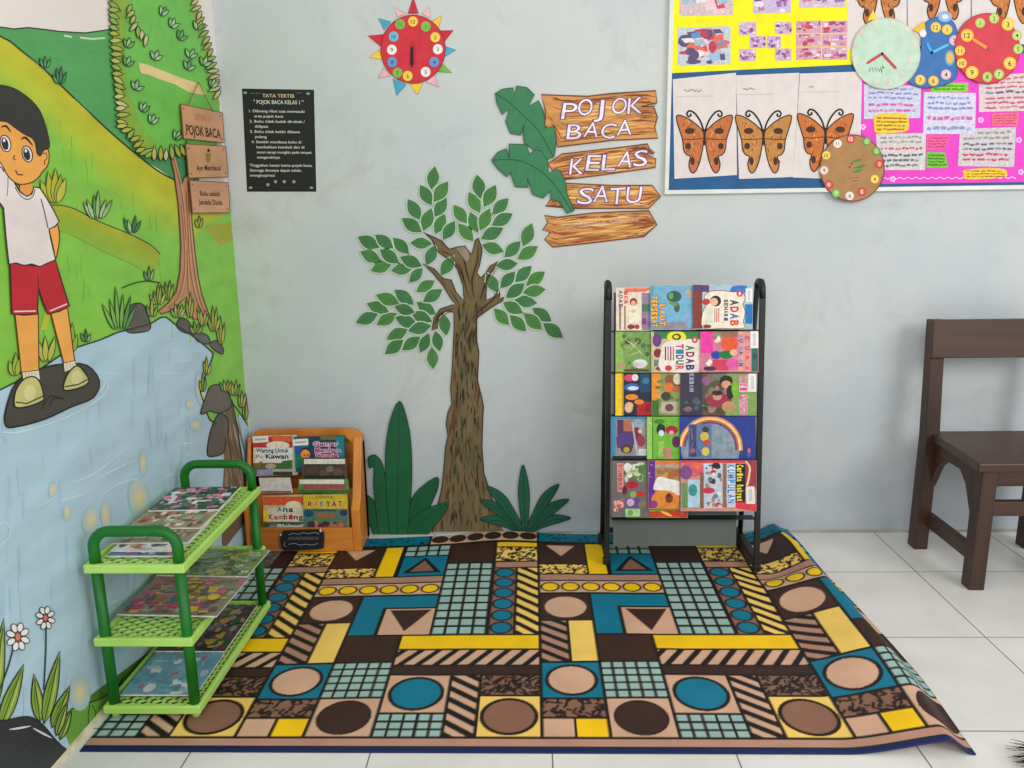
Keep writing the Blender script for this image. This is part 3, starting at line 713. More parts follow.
S = [('widest wooden plank sign lettered POJOK BACA in white', [(262,105),(460,112),(560,100),(750,88),(755,140),(690,155),(740,155),(757,200),(745,245),(760,290),(560,300),(330,328),(322,260),(276,240),(280,180)], letters('POJOK', 345, 690, 205, 185, 74, 62)+letters('BACA', 368, 645, 292, 284, 68, 62), 1),
     ('ragged wooden plank sign lettered KELAS in white', [(290,400),(350,358),(600,330),(715,315),(722,335),(745,350),(700,365),(750,378),(748,415),(500,450),(340,470),(300,450),(312,432)], letters('KELAS', 380, 712, 442, 408, 72, 58), 2),
     ('arrow shaped wooden plank sign lettered SATU in white', [(345,482),(560,492),(735,492),(770,540),(720,590),(500,590),(400,590),(280,580),(300,555),(330,545)], letters('SATU', 412, 684, 566, 572, 74, 64), 3),
     ('lowest wooden plank sign, arrow shaped with faint unreadable lavender writing', [(275,620),(330,628),(480,610),(600,604),(720,600),(755,660),(700,710),(450,740),(310,755),(276,722),(302,692),(268,682),(290,650)], [], 4)]
for lab, outl, tx, sd in S:
    g, o_ = plank(lab, outl, tx, sd)
    if sd == 4:
        x = 345
        while x < 690:
            p = [(x+dx, 668-(x-345)*.09+R.uniform(-10, 8)) for dx in (0, 5, 10, 14)]; g.stroke(mz(p), 1.0, (206,176,178)); x += R.choice([17, 19, 34])
    g.build('plank_sign', 'plank', None, lab, 'sign', 'wooden plank signs')

# ---- black rules poster
q = [(242,88.6),(314,89.7),(316.4,191.7),(247,191.7)]
def quadT(q):
    def f(u, v):
        a = [q[0][i]*(1-u)+q[1][i]*u for i in range(2)]; b = [q[3][i]*(1-u)+q[2][i]*u for i in range(2)]
        return (a[0]*(1-v)+b[0]*v, a[1]*(1-v)+b[1]*v)
    return f
g = G(BACK, .0005); g.slab(q, .0006, (30,34,32), (230,230,225)); T = quadT(q)
g.T = lambda x, y: T(x/72.0, y/102.0)
WH = (214,216,208)
g.text('TATA TERTIB', 36, 8.3, 3.6, (220,190,150), align='c', w=32)
g.text('" POJOK BACA KELAS 1 "', 36, 14.8, 4.0, WH, align='c', w=50)
for i, (s, x) in enumerate([('1. Dilarang ribut saat memasuki', 6), ('area pojok baca', 11), ('2. Buku tidak boleh dirobek /', 6), ('dilipat', 11), ('3. Buku tidak boleh dibawa', 6), ('pulang', 11), ('4. Setelah membaca buku di', 7), ('kembalikan kembali dan di', 12), ('susun serapi mungkin pada tempat', 12), ('mengambilnya', 12)]):
    g.text(s, x, 23.2+i*5.1, 2.7, WH, w=min(len(s)*1.95, 56))
for i, s in enumerate(['Tinggalkan kesan kamu pojok baca,', 'Semoga ilmunya dapat selalu', 'menginspirasi']):
    g.text(s, 4, 77+i*5.0, 2.7, WH, w=len(s)*1.95)
for x, y in ((22,95),(30,92),(39,92),(49,92)): g.ell(x, y, 1.7, 1.6, (160,166,160), 8)
for x, y in ((3,4),(66,4),(4,98),(67,98)): g.ell(x, y, 2.0, 1.3, (150,156,150), 8)
g.stroke([(8,4.5),(18,4.5)], .5, (120,126,120)); g.stroke([(60,3.5),(54,3.5)], .5, (120,126,120))
g.build('rules_sign', 'paper', None, 'black poster of white handwritten reading corner rules on the wall', 'poster')

# ---- sun shaped paper clock
sz = Z(360, 0, 6.98)
sc_ = empty('sun_clock', BACK(413.7, 84), 'red sun shaped paper clock with coloured rays high on the wall', 'clock')
RAYS = [((335,95),(372,-22),(407,95),(216,44,58)),((165,240),(55,250),(142,322),(216,44,58)),((540,215),(652,212),(580,300),(216,44,58)),((168,208),(128,128),(216,152),(70,172,204)),((580,318),(670,350),(588,398),(70,172,204)),((570,440),(642,508),(538,500),(120,188,78)),((498,150),(572,108),(548,192),(250,206,60)),((135,350),(66,400),(152,412),(250,206,60)),((165,470),(125,545),(206,530),(242,178,186)),((230,550),(256,668),(322,590),(70,172,204)),((350,590),(400,662),(440,578),(250,206,60)),((462,572),(552,608),(520,520),(244,180,190)),((262,115),(236,48),(322,98),(244,190,192)),((430,98),(482,52),(492,122),(244,196,196))]
for a, b, c, cl in RAYS:
    g = G(BACK, .0008); P = sz([a, b, c]); g.slab(P, .0008, cl); g.stroke(P, .8, shade(cl, .75), True); g.build('sun_ray', 'card', sc_)
g = G(BACK, .0010); cx_, cy_2 = sz([(370,343)])[0]
P = [(cx_+32.2*math.cos(a), cy_2+34*math.sin(a)) for a in [2*math.pi*k/40 for k in range(40)]]
g.slab(P, .0022, (214,50,66)); g.stroke(P, .9, (160,34,48), True); g.build('clock_face', 'card', sc_)
NUM = [(370,150,'12',0),(460,185,'1',1),(525,260,'2',0),(543,343,'3',2),(518,433,'4',3),(458,502,'5',2),(333,530,'6',0),(262,508,'7',1),(225,433,'8',3),(222,347,'9',2),(235,255,'10',4),(280,170,'11',1)]
NC = [(250,214,80),(128,190,84),(246,240,236),(104,154,220),(108,190,220)]
for x, y, s, k in NUM:
    x, y = sz([(x, y)])[0]; g = G(BACK, .0034)
    g.slab([(x+4.9*math.cos(a), y+5.1*math.sin(a)) for a in [2*math.pi*i/18 for i in range(18)]], .0008, NC[k]); g.text(s, x, y+2, 3.8, (48,52,40), align='c'); g.build('number_disc', 'card', sc_)
g = G(BACK, .0036); g.slab(sz([(350,300),(368,285),(388,305),(386,440),(362,476),(346,440)]), .0008, (196,40,56)); g.poly(sz([(352,330),(372,320),(374,450),(358,470),(348,440)]), (66,12,20)); g.build('clock_hand', 'card', sc_)

# ================================================================== NOTICE BOARD
bd = empty('notice_board', BACK(860, 190), 'white framed notice board covered in blue, yellow and pink paper', 'board')
bx0, bx1, bz0, bz1 = .442, 2.05, 1.205, 2.10
g = G(); g.box(bx0+.01, bx1-.01, YB-.012, YB-.0005, bz0+.006, bz1-.006); MAT['blueboard'] = solid_mat('blue_board_paper', (4, 80, 130), (8, 90, 142), .6, 20)
g.build('board_back', 'blueboard', bd)
for nm, b in (('frame_rail', (bx0, bx1, bz0, bz0+.014)), ('frame_rail', (bx0, bx1, bz1-.014, bz1)), ('frame_rail', (bx0, bx0+.014, bz0+.014, bz1-.014)), ('frame_rail', (bx1-.014, bx1, bz0+.014, bz1-.014))):
    g = G(); g.box(b[0], b[1], YB-.018, YB-.0005, b[2], b[3]); g.build(nm, 'alu', bd, bevel=.002)
BD = Plane((0, YB-.012, 0), (0, -1, 0))
g = G(BD, .0004); g.slab([(673.5,-160),(853,-160),(852,64.5),(671,73.2)], .0004, (246,240,26)); g.build('yellow_backing', 'paper', bd)
g = G(BD, .0004); g.slab([(861,60),(1110,50),(1110,181),(862,184)], .0004, (236,72,200))
for x, y in ((863,127),(981,120),(1019,140),(1021,172),(893,179)):
    for a in range(5): g.ell(x+2*math.cos(a*1.257), y+2*math.sin(a*1.257), 1.3, 1.3, (250,190,236), 8)
g.stroke([(884+4*i, 178+(1.2 if i % 2 else -.6)-.02*i) for i in range(34)], .8, (255,214,244))
g.build('pink_backing', 'paper', bd)

# butterflies
BW_ = [(4,-25),(30,-55),(60,-80),(95,-100),(128,-110),(137,-100),(132,-70),(118,-25),(106,15),(104,45),(98,70),(84,86),(68,92),(76,125),(72,155),(58,174),(40,160),(22,115),(10,60),(5,20)]
def butterfly(g, cx_, cy_, s, c):
    rnd = random.Random(int(cx_))
    for sg in (1, -1):
        P = [(cx_+sg*x*s, cy_+y*s) for x, y in sm(BW_, True, 2)]; g.poly(P, c); 
        for k in range(60):
            x, y = rnd.uniform(12, 108), rnd.uniform(-90, 130)
            if y > 60 and not 25 < x < 75: continue
            if y < -60 and x < 60: continue
            g.stroke([(cx_+sg*x*s, cy_+y*s), (cx_+sg*(x+rnd.uniform(-10, 10))*s, cy_+(y+rnd.uniform(6, 18))*s)], .8, rnd.choice([shade(c, .75), shade(c, 1.2), (236,170,110), (166,84,44), (120,66,40)]))
        for (x, y, rx, ry) in ((72,-32,24,15),(80,42,14,16),(58,115,11,20)):
            g.ell(cx_+sg*x*s, cy_+y*s, rx*s, ry*s, (74,46,34), 12)
        g.stroke([(cx_+sg*8*s, cy_+5*s), (cx_+sg*60*s, cy_+10*s), (cx_+sg*108*s, cy_+8*s)], .8, (64,40,30))
        g.stroke(P, 1.1, (48,36,32), True)
        A = sm([(3,-28),(14,-66),(30,-96),(52,-122),(74,-130),(86,-116),(78,-102),(66,-108),(70,-116)], False, 3)
        g.stroke([(cx_+sg*x*s, cy_+y*s) for x, y in A], 1.7, (26,20,26))
    g.ell(cx_, cy_, 5*s, 42*s, (44,30,36), 12)
def sheet(lab, quad, b, c, scrawl, d=.0010):
    g = G(BD, d); g.slab(quad, .0004, (226,216,212), (240,236,230)); butterfly(g, *b, c)
    if scrawl:
        x, y, w = scrawl; g.stroke([(x+i*1.6, y+R.uniform(-1.6, 1.0)) for i in range(int(w/1.6))], .6, (104,98,98)); g.stroke([(x-8, y+5.5), (x+30, y+5)], .35, (196,186,184))
    g.build('butterfly_sheet', 'paper', None, lab, 'drawing', 'coloured butterfly drawings')
sheet('lower row butterfly drawing closest to the board frame, orange wings', [(672.8,79.2),(736,72.7),(737,175),(674.5,178.8)], (704.5,137.5,.205), (200,116,64), (684,91,20))
sheet('lower row butterfly drawing in the middle, golden brown wings', [(736,75.4),(799.5,72.7),(793,177),(739,179)], (763.5,137.5,.205), (196,134,68), (743,89,14), .0016)
sheet('lower row butterfly drawing partly covered by the tan clock', [(800,73.5),(862,71.5),(860,180),(793,177.5)], (825.5,136,.205), (204,116,58), (809,86.5,7), .0018)
sheet('upper row butterfly drawing above the pale green clock', [(849,-80),(906,-80),(907,46),(847,50)], (879,-11,.205), (200,124,66), None)
sheet('upper row butterfly drawing above the blue clock', [(906.5,-80),(970,-80),(971,44),(908,46)], (943,-16,.205), (206,120,60), None)
sheet('upper row butterfly drawing above the red clock', [(971,-80),(1040,-80),(1041,44),(972,45)], (1012,-12,.205), (204,126,64), None)

# photo prints and notes
def collage(g, T, pal, n, seed, sc=1.0):
    rnd = random.Random(seed); old = g.T; g.T = (lambda f: (lambda x, y: f(x, y)))(T)
    for k in range(n):
        rx, ry_ = rnd.uniform(.04, .16)*sc, rnd.uniform(.05, .18)*sc; x, y = rnd.uniform(rx, 1-rx), rnd.uniform(ry_, 1-ry_); c = rnd.choice(pal)
        if rnd.random() < .5: g.ell(x, y, rx, ry_, c, 9, 0)
        else: g.poly([(x-rx, y-ry_*rnd.uniform(.4, 1)), (x+rx*rnd.uniform(.4, 1), y-ry_), (x+rx, y+ry_*rnd.uniform(.4, 1)), (x-rx*rnd.uniform(.4, 1), y+ry_)], c)
    g.T = old
RED = [(220,70,76),(196,60,80),(236,226,226),(90,150,196),(240,200,210),(96,80,120),(160,190,210),(228,110,100)]
PUR = [(150,110,176),(196,150,196),(226,200,220),(120,84,140),(206,120,150),(236,224,232),(170,70,110)]
def rectq(x0, y0, x1, y1, sk=0): return [(x0, y0), (x1, y0-sk), (x1, y1-sk), (x0, y1)]
def photo(lab, q, bg, pal, n, seed):
    g = G(BD, .0010); g.slab(q, .0003, bg, (240,238,236)); collage(g, quadT(q), pal, n, seed); g.build('photo_print', 'print', None, lab, 'photo', 'photo prints on the yellow paper')
photo('large photo print of red and white shapes at the top of the yellow paper', rectq(679.5,-40,733,16,1), (214,190,196), RED, 26, 11)
photo('large photo print of children in red and blue, low on the yellow paper', rectq(677.6,28,730.5,66,2), (196,204,214), RED, 34, 12)
for i, (lab, r_) in enumerate([('small purple photo print, upper of the pair beside the large photo', (739,22,756.5,35)), ('small pale photo print, upper of the pair beside the six photo grid', (775,22,792,34)), ('small purple photo print in the central pair of the yellow paper', (749.5,36,766,48)), ('small reddish photo print in the central pair, touching its purple neighbour', (767,36,781,48)), ('small photo print with a blue top, lower of the pair beside the large photo', (739,49,756,61)), ('small photo print with a grey top, lower of the pair beside the six photo grid', (775,48.5,791.5,60.5))]):
    photo(lab, rectq(*r_), (206,176,206), PUR, 14, 20+i)
g6 = 0
for r_ in range(3):
    for c_ in range(2):
        photo(f"small photo print in the grid of six, {['top','middle','bottom'][r_]} row, {['inner','outer'][c_]} column", rectq(796+c_*26, 21+r_*13.2, 821.3+c_*26, 33.6+r_*13.2, .5), (216,160,176), PUR+RED[:2], 16, 30+g6); g6 += 1
photo('wide purple photo strip at the top of the yellow paper', rectq(753,-20,791,13.5,1), (206,184,214), PUR, 26, 41)
photo('wide photo strip at the top of the yellow paper beside the butterfly sheets', rectq(799,-20,846,8,1), (214,190,206), RED+PUR, 26, 42)

def note(name, lab, q, bg, ink, rows, seed, cat='note', wavy=False, d=.0010, group='written sheets on the pink paper'):
    g = G(BD, d); rnd = random.Random(seed)
    (x0, y0), (x1, y1) = q[0], q[2]
    o_ = q
    if wavy: o_ = sm([(x0+1, y0+2), ((x0+x1)/2, y0), (x1-3, y0+1), (x1, (y0+y1)/2), (x1-2, y1-2), ((x0+x1)/2, y1), (x0+2, y1), (x0, (y0+y1)/2)], True, 3)
    g.slab(o_, .0003, bg); T = quadT(q); g.T = T
    for c, a, b, n in rows:
        for k in range(n):
            v = a+(b-a)*(k+.5)/n; u = .08
            while u < .88:
                l = rnd.uniform(.04, .14); g.stroke([(u, v+rnd.uniform(-.015, .015)), (u+l/2, v+rnd.uniform(-.03, .03)), (min(u+l, .94), v)], .42*(b-a)/n, c if rnd.random() < .8 else mixc(c, bg, .4)); u += l+rnd.uniform(.01, .04)
    g.build(name, 'print', None, lab, cat, group)
BL, MG, RD, GK = (134,148,206), (210,96,176), (208,70,100), (100,104,120)
note('written_sheet', 'white sheet of blue and magenta writing below the pale green clock', [(864,84),(921,86),(920,118),(864,119)], (206,208,228), None, [(BL,.04,.45,3),(MG,.5,.85,2)], 51, 'sheet')
note('written_sheet', 'white sheet of blue and magenta writing below the blue clock', [(924,92),(976,93),(975,134),(923,134)], (214,212,234), None, [(BL,.06,.45,3),(MG,.52,.72,1),(BL,.78,.95,1)], 52, 'sheet', d=.0012)
note('written_sheet', 'sheet of red and dark writing below the red clock', [(979,76),(1062,71),(1062,110),(979,112)], (222,202,206), None, [((200,110,120),.05,.4,3),(GK,.4,.55,1),((206,96,116),.58,.95,3)], 53, 'sheet')
note('written_sheet', 'sheet with a grey and red drawing beside the tan clock', [(876,134),(926,133),(925,170),(878,170)], (214,208,206), None, [((150,150,150),.05,.3,2),(RD,.34,.48,1),(GK,.52,.95,3)], 54, 'sheet')
note('written_sheet', 'sheet with a red title drawing low on the pink paper', [(960,129),(1016,127),(1014,167),(958,166)], (208,202,206), None, [((160,150,140),.05,.34,2),(GK,.36,.6,2),(RD,.62,.88,2)], 55, 'sheet')
note('paper_note', 'ragged yellow note between two written sheets', [(874,113),(909,114),(909,133),(874,133)], (246,202,54), None, [((150,110,30),.15,.9,4)], 56, wavy=True, d=.0016)
note('paper_note', 'ragged yellow note under the red title drawing', [(963.6,168),(1007,168),(1007,179),(963.6,179)], (246,202,54), None, [((150,110,30),.15,.9,3)], 57, wavy=True, d=.0016)
note('paper_note', 'green note tucked under the blue clock', [(931,82),(968,83),(968,92),(931,92)], (130,214,40), None, [((60,120,30),.2,.85,2)], 58)
note('paper_note', 'small green note beside the grey and red drawing', [(926.5,152),(945,152.5),(948,168),(926.5,168)], (110,196,40), None, [((40,90,30),.1,.9,4)], 59, d=.0014)
note('paper_note', 'pink note above the small green note', [(927,135),(951,136),(945,149),(926,150)], (240,96,160), None, [((190,40,90),.1,.9,4)], 60)
note('paper_note', 'coral note under the sheet of red and dark writing', [(992,113.5),(1019,112.5),(1018,126),(992,126)], (240,110,140), None, [((200,60,90),.1,.9,4)], 61, d=.0014)

# paper clocks
def clock(name, lab, cx_, cy_, rx, ry_, face, edge, nums, d, hands, extra=None, outline=None):
    t = empty(name, BD(cx_, cy_+ry_), lab, 'clock', 'paper clocks on the notice board')
    g = G(BD, d)
    P = outline or [(cx_+rx*math.cos(a), cy_+ry_*math.sin(a)) for a in [2*math.pi*k/36 for k in range(36)]]
    g.slab(P, .003, face, edge); g.stroke(P, 1.1, edge, True)
    if extra: extra(g)
    g.build('clock_face', 'card', t)
    for x, y, s, c, r_, tc_ in nums:
        g = G(BD, d+.0032); g.slab([(x+r_*math.cos(a), y+r_*math.sin(a)) for a in [2*math.pi*i/16 for i in range(16)]], .0008, c)
        if s:
            if min(c) < 200 and c[0] > 200 or True: g.ell(x, y, r_*.72, r_*.72, mixc(c, (250,245,200), .35), 14)
            g.text(s, x, y+r_*.42, r_*.85, tc_, align='c')
        g.build('number_disc', 'card', t)
    for pts, w, c in hands:
        g = G(BD, d+.0040); (ax, ay), (bx_, by) = pts; l = math.hypot(bx_-ax, by-ay); nx, ny = -(by-ay)/l*w/2, (bx_-ax)/l*w/2
        ex, ey = (bx_-ax)/l*w*.7, (by-ay)/l*w*.7
        g.slab([(ax+nx, ay+ny), (bx_+nx-ex, by+ny-ey), (bx_, by), (bx_-nx-ex, by-ny-ey), (ax-nx, ay-ny)], .0008, c); g.ell(ax, ay, w*.5, w*.5, shade(c, .6), 10)
        g.build('clock_hand', 'card', t)
    return t
z9 = Z(840, 0, 5.565)
def zn(L, r_, tc_=(50,60,30)):
    return [(*z9([(x, y)])[0], s, c, r_*k, tc_) for x, y, s, c, k in L]
Y_, G_, W_, P_ = (252,196,58), (176,206,96), (232,230,234), (226,178,206)
cr = [(130,190,'11'),(90,255,'10'),(88,330,'9'),(200,455,'7'),(272,458,'6'),(345,412,'5'),(392,340,'4'),(408,238,'3'),(378,165,'2'),(295,130,'1'),(200,145,'12')]
def green_extra(g):
    g.poly(z9([(150,118),(185,55),(205,105)]), (250,212,66))
    for k, x in enumerate((160,180,198,214,226)): g.stroke(z9([(x, 380+R.uniform(-6, 4)), (x+4, 402), (x+12, 378+R.uniform(-8, 4))]), .8, (90,150,100))
    g.stroke(z9([(238,360),(232,410)]), .8, (90,150,100)); g.ell(*z9([(244,376)])[0], 1.0, .8, (60,140,80), 8)
clock('paper_clock', 'pale green round paper clock with two red hands', 886, 53.5, 34, 35.3, (194,220,198), (206,196,176), [(*z9([(x, y)])[0], s, (226,214,200), 2.4, (220,70,90)) for x, y, s in cr], .0042,
      [(z9([(235,298),(148,354)]), 2.6, (206,66,74)), (z9([(235,298),(316,384)]), 2.6, (206,66,74))], green_extra)
body = sm(z9([(455,190),(480,125),(540,95),(600,100),(640,140),(660,230),(640,320),(655,400),(620,455),(540,482),(440,485),(375,440),(420,370),(452,280)]), True, 3)
def bear(g):
    g.ell(*z9([(585,92)])[0], 7, 5.5, (150,180,224), 14); g.ell(*z9([(585,92)])[0], 3.5, 2.6, (226,232,240), 12)
    g.poly(z9([(405,165),(470,115),(478,205)]), (250,190,50)); g.ell(*z9([(462,185)])[0], 3.5, 4, (236,226,228), 12)
    g.ell(*z9([(612,322)])[0], 5, 8, (110,170,190), 14); g.ell(*z9([(612,322)])[0], 3.4, 5.6, (240,180,90), 12)
clock('paper_clock', 'blue bear shaped paper clock with cyan hands', 937, 52, 27, 35, (62,116,178), (44,92,150), zn([(533,152,'12',Y_,1),(596,165,'1',Y_,1),(636,225,'2',P_,1),(590,415,'4',P_,1),(520,450,'6',Y_,1),(447,445,'7',Y_,1)], 5.2), .0030,
      [(z9([(512,292),(482,235)]), 2.8, (70,166,226)), (z9([(512,292),(608,245)]), 2.6, (88,190,226))], bear, body)
clock('paper_clock', 'red round paper clock with one orange hand', 987.3, 48.5, 32.3, 35, (214,66,80), (176,44,58), zn([(708,197,'12',Y_,1.15),(780,128,'1',G_,.9),(858,103,'2',G_,.9),(935,135,'3',Y_,1.15),(985,197,'4',G_,.9),(992,272,'5',G_,.9),(945,352,'6',Y_,1.15),(885,413,'7',G_,.9),(820,428,'8',G_,.9),(735,403,'9',Y_,1.15),(678,352,'10',Y_,.9),(668,282,'11',Y_,.9)], 5.6), .0048,
      [(z9([(822,270),(735,215)]), 3.2, (246,150,76))])
zt = Z(810, 70, 4.785)
def tan_extra(g):
    for x, y, w_ in ((195,440,30),(205,470,34),(200,490,28)): g.leaf(zt([(x, y)])[0], zt([(x+w_*2, y-14)])[0], 3.2, (74,140,66))
    for x, y in ((190,465),(200,448)): g.ell(*zt([(x, y)])[0], 1.2, 1.2, (150,60,50), 8)
    g.stroke(zt([(185,518),(235,514)]), .6, (120,84,50)); g.stroke(zt([(200,532),(228,528)]), .6, (120,84,50))
pt = [(195,330,'12',(206,44,56)),(132,352,'11',(236,226,216)),(78,408,'10',(250,206,66)),(68,480,'9',(226,206,190)),(90,548,'8',(206,44,56)),(125,590,'7',(110,180,70)),(190,602,'6',(236,226,220)),(248,582,'5',(206,44,56)),(310,522,'4',(250,206,66)),(332,450,'3',(206,44,56)),(318,388,'2',(90,160,60)),(272,342,'1',(90,160,60))]
clock('paper_clock', 'tan brown round paper clock hanging over the lower board edge', 852.2, 168, 32, 33.2, (174,130,82), (120,60,44), [(*zt([(x, y)])[0], s, c, 4.3, (70,30,30) if c[0] > 200 and c[1] > 100 else (245,235,220)) for x, y, s, c in pt], .0060, [], tan_extra)
# ================================================================== WALL MURAL
mu = empty('painted_mural', LEFT(60, 745), 'painted mural of a schoolboy, tree, green hills and river covering the side wall', 'mural')
OL = (34, 44, 36)
z1 = Z(0, 0, 3.492); z2 = Z(0, 200, 3.34); z3 = Z(100, 0, 5.12)
EX = 237                                             # drawing stays short of the corner
def corner_x(y): return 215+35*y/430.0-1.2
def clipx(pts): return [(min(x, corner_x(y)), y) for x, y in pts]
# --- far hills
g = G(LEFT, .0003)
top = [(-160,24),(-60,25),(0,27),(14,29),(28,27.6),(45,29.5),(60,31.5),(85,33),(100,31),(112,29),(150,40),(190,60)]
g.poly(top+[(200,190),(150,190),(60,110),(-160,50)], (86,168,92))
for k in range(40):
    x, y = R.uniform(20, 118), R.uniform(40, 130)
    if y > 45+x*.82: continue
    g.stroke([(x, y), (x+R.uniform(4, 12), y+R.uniform(-2, 3))], R.uniform(1.5, 4), R.choice([(82,162,92),(66,142,78),(90,168,100),(58,150,112)]), taper='both')
g.poly([(120,130),(140,150),(165,150),(190,150),(190,185),(160,176),(140,160)], (70,146,92))
g.stroke(top, 1.3, OL); g.stroke([(64,35.5),(72,37)], 1.8, (214,236,210)); g.stroke([(80,37.5),(92,39),(105,38)], 1.8, (200,228,196))
g.build('far_hill', 'mural', mu)
# --- near hill
g = G(LEFT, .0007)
rid = sm([(-160,-20),(-60,18),(0,36),(22,51),(45,70),(68,92),(90,113),(115,136),(140,157),(160,172),(180,182),(205,190),(240,196)], False, 3)
rid = clipx(rid)
base_g = (138,204,72)  # mural greens and river blue lightened to carry the window brightness on this wall
low = [(x, 480) for x, _ in rid]
g.poly(rid+clipx([(260,470),(260,520),(-160,520)]), base_g)
B1 = clipx([(x-1, y+30) for x, y in rid]); B2 = clipx([(x-2, y+62) for x, y in rid])
g.quads(rid, B1, (204,196,40), (190,202,50)); g.quads(B1, B2, (190,202,50), base_g)
for k in range(150):
    x, y = R.uniform(2, 228), R.uniform(70, 330)
    if y < 70+x*.8: continue
    g.stroke(clipx([(x, y), (x+R.uniform(-2, 3), y+R.uniform(8, 24))]), R.uniform(2, 6), R.choice([(130,198,68),(148,208,80),(124,196,70),(140,210,88)]), taper='both')
o2 = sm([(52,205),(62,205.5),(75,209),(90,217),(105,224),(120,230),(138,238),(152,246),(160,254)], False, 3)
lo2 = [(x-4+(160-x)*.03, y+26+(x-50)*.02) for x, y in o2]; lo2[-1] = (160,255)
g.quads(o2, lo2, (178,180,36), (140,190,62)); g.stroke(o2, 1.0, OL)
g.stroke([(30,58),(38,64),(46,72)], 2.2, (232,220,120), taper='both'); g.stroke([(74,99),(82,106),(92,116)], 2.0, (236,226,140), taper='both'); g.stroke([(148,163),(158,170),(168,176)], 2.2, (240,234,170), taper='both')
g.stroke(rid, 1.4, OL)
g.poly(clipx([(205,226),(222,224),(229.5,222),(233,240),(220,246)]), (176,176,44))
g.poly([(48,300),(52,313),(46,330),(40,330)], (190,196,54))
g.build('near_hill', 'mural', mu)
# --- river
g = G(LEFT, .0011)
bank = [(-160,470),(-60,420),(0,390),(18,381),(36,372),(58,357),(75,348),(100,340),(116,333),(127,330),(150,324),(158,319),(166,317),(176,325),(190,334),(198,340),(210,350),(213,356),(206,375),(200,388),(203,400),(210,420),(225,425),(240,415),(248.5,420)]
Pw = sm(bank, False, 2)
def basex(y): return None
bot = [(255,533),(240,551),(104,708),(84,735),(60,765),(40,790),(-160,1030)]
g.poly(clipx([p for p in Pw])+[(251.5,480),(254,520)]+[(250,536),(104,706),(60,760),(-20,850),(-160,1020)], (184,214,230))
WL = [(150,196,226),(176,202,214),(158,186,200),(170,206,232),(140,188,224),(180,200,206)]
rw = random.Random(21)
for k in range(120):
    x, y = rw.uniform(-40, 225), rw.uniform(345, 690)
    lim_top = np.interp(x, [-160,0,75,127,166,213,250], [470,398,356,340,332,392,440])
    lim_bot = np.interp(x, [-60,60,104,250], [820,700,655,500])
    if y < lim_top+8 or y > lim_bot-14 or x > 205 and y < 470: continue
    c = rw.choice(WL[:1]+WL[3:5]) if x < 70 or rw.random() < .15 else rw.choice(WL[1:3]+WL[5:])
    g.stroke([(x, y), (x+rw.uniform(-3, 3), y+rw.uniform(14, 40))], rw.uniform(8, 20), mixc(c, (184,214,230), .72), taper='both')
for x, y, rx, ry in ((139,498,7,16),(143,462,3,9),(91,520,6,10),(106,515,4,10),(53,490,3,6),(67,512,3,6),(80,692,8,12),(196,425,4,5),(201,388,4,12),(190,404,3,4),(150,560,9,14)):
    g.radial(x, y, rx*1.5, ry*1.45, (242,222,150), (172,206,222))
for p, w_ in (([(65,484),(85,478),(105,466),(128,446)],1.3),([(98,478),(118,468),(137,459)],1.2),([(100,497),(118,484),(140,478)],1.0),([(60,500),(75,497),(95,489)],.9),([(32,508),(45,503),(60,493)],1.0),([(158,482),(168,476),(178,473)],1.1),([(185,432),(185,448)],1.0),([(180,444),(192,443)],1.0),([(176,600),(160,620)],.8),([(104,374),(112,373),(118,374)],.9),([(158,374),(172,373),(184,374)],.9),([(165,340),(176,338)],.8),([(176,362),(190,360)],.8),([(105,606),(122,598)],.9),([(122,470),(124,460)],.9)):
    g.stroke(sm(p, False, 3), w_*1.15, (222,234,238), taper='both')
for p in ([(0,545),(8,538),(10,528),(5,522),(-3,526)],[(2,432),(20,432),(60,420),(90,405),(104,394),(108,385),(103,378)],[(97,394),(103,388),(105,382)]):
    g.stroke(sm(p, False, 3), 1.0, (226,238,242))
g.stroke(Pw[:44], 1.4, OL)
g.build('river', 'water', mu)
# --- ground by the floor
g = G(LEFT, .0016)
gp = [(62,724),(66,716),(72,709),(84,705),(100,699),(112,692),(125,682),(140,668),(170,636),(200,602),(230,566),(250,542),(250,535.5),(104,707),(84,734),(72,752)]
g.poly(gp, (112,172,62)); g.stroke(gp[1:12], 1.3, OL)
g.stroke([(90,704),(88,716),(89,728)], .9, OL); g.stroke([(92,705),(96,712),(94,722)], .9, OL); g.ell(89, 727, 2.4, 2.8, (176,196,160), 10, 0, OL, .8)
g.stroke([(118,686),(124,676)], 1.0, OL); g.stroke([(132,674),(138,664)], 1.0, OL)
g.build('grassy_bank', 'mural', mu)
# --- black foreground boulder
g = G(LEFT, .0030)
P = sm([(-90,800),(-60,740),(-20,722),(6,720),(28,716.5),(42,724),(54,738),(62,746),(69.5,753),(64,765),(44,788),(0,842)], True, 3)
g.poly(P, (50,52,56)); g.stroke(P, 1.2, (26,28,32), True)
g.stroke(sm([(9,729.5),(20,728),(31,726)], False, 3), 2.2, (220,222,222), taper='both'); g.stroke(sm([(33,728),(42,733),(52,738)], False, 3), 2.2, (226,228,228), taper='both'); g.stroke([(24,752),(31,745)], 1.4, (92,96,98), taper='both')
g.build('boulder', 'mural', mu)
# --- bright grass patch by the corner
g = G(LEFT, .0014)
P = [(213,356),(222,354),(230,330),(237,310),(246,300)]
P = clipx([(196,338),(212,352),(222,356),(214,372),(209,384),(216,388),(228,392),(232,402),(240,414),(248.5,428)])+clipx([(260,400),(260,300),(258,210),(232,212),(205,225),(194,240),(193,300)])
g.poly(P, (138,204,74)); g.stroke([(230,400),(238,410),(247.5,425)], 1.2, OL)
g.build('grassy_bank', 'mural', mu)

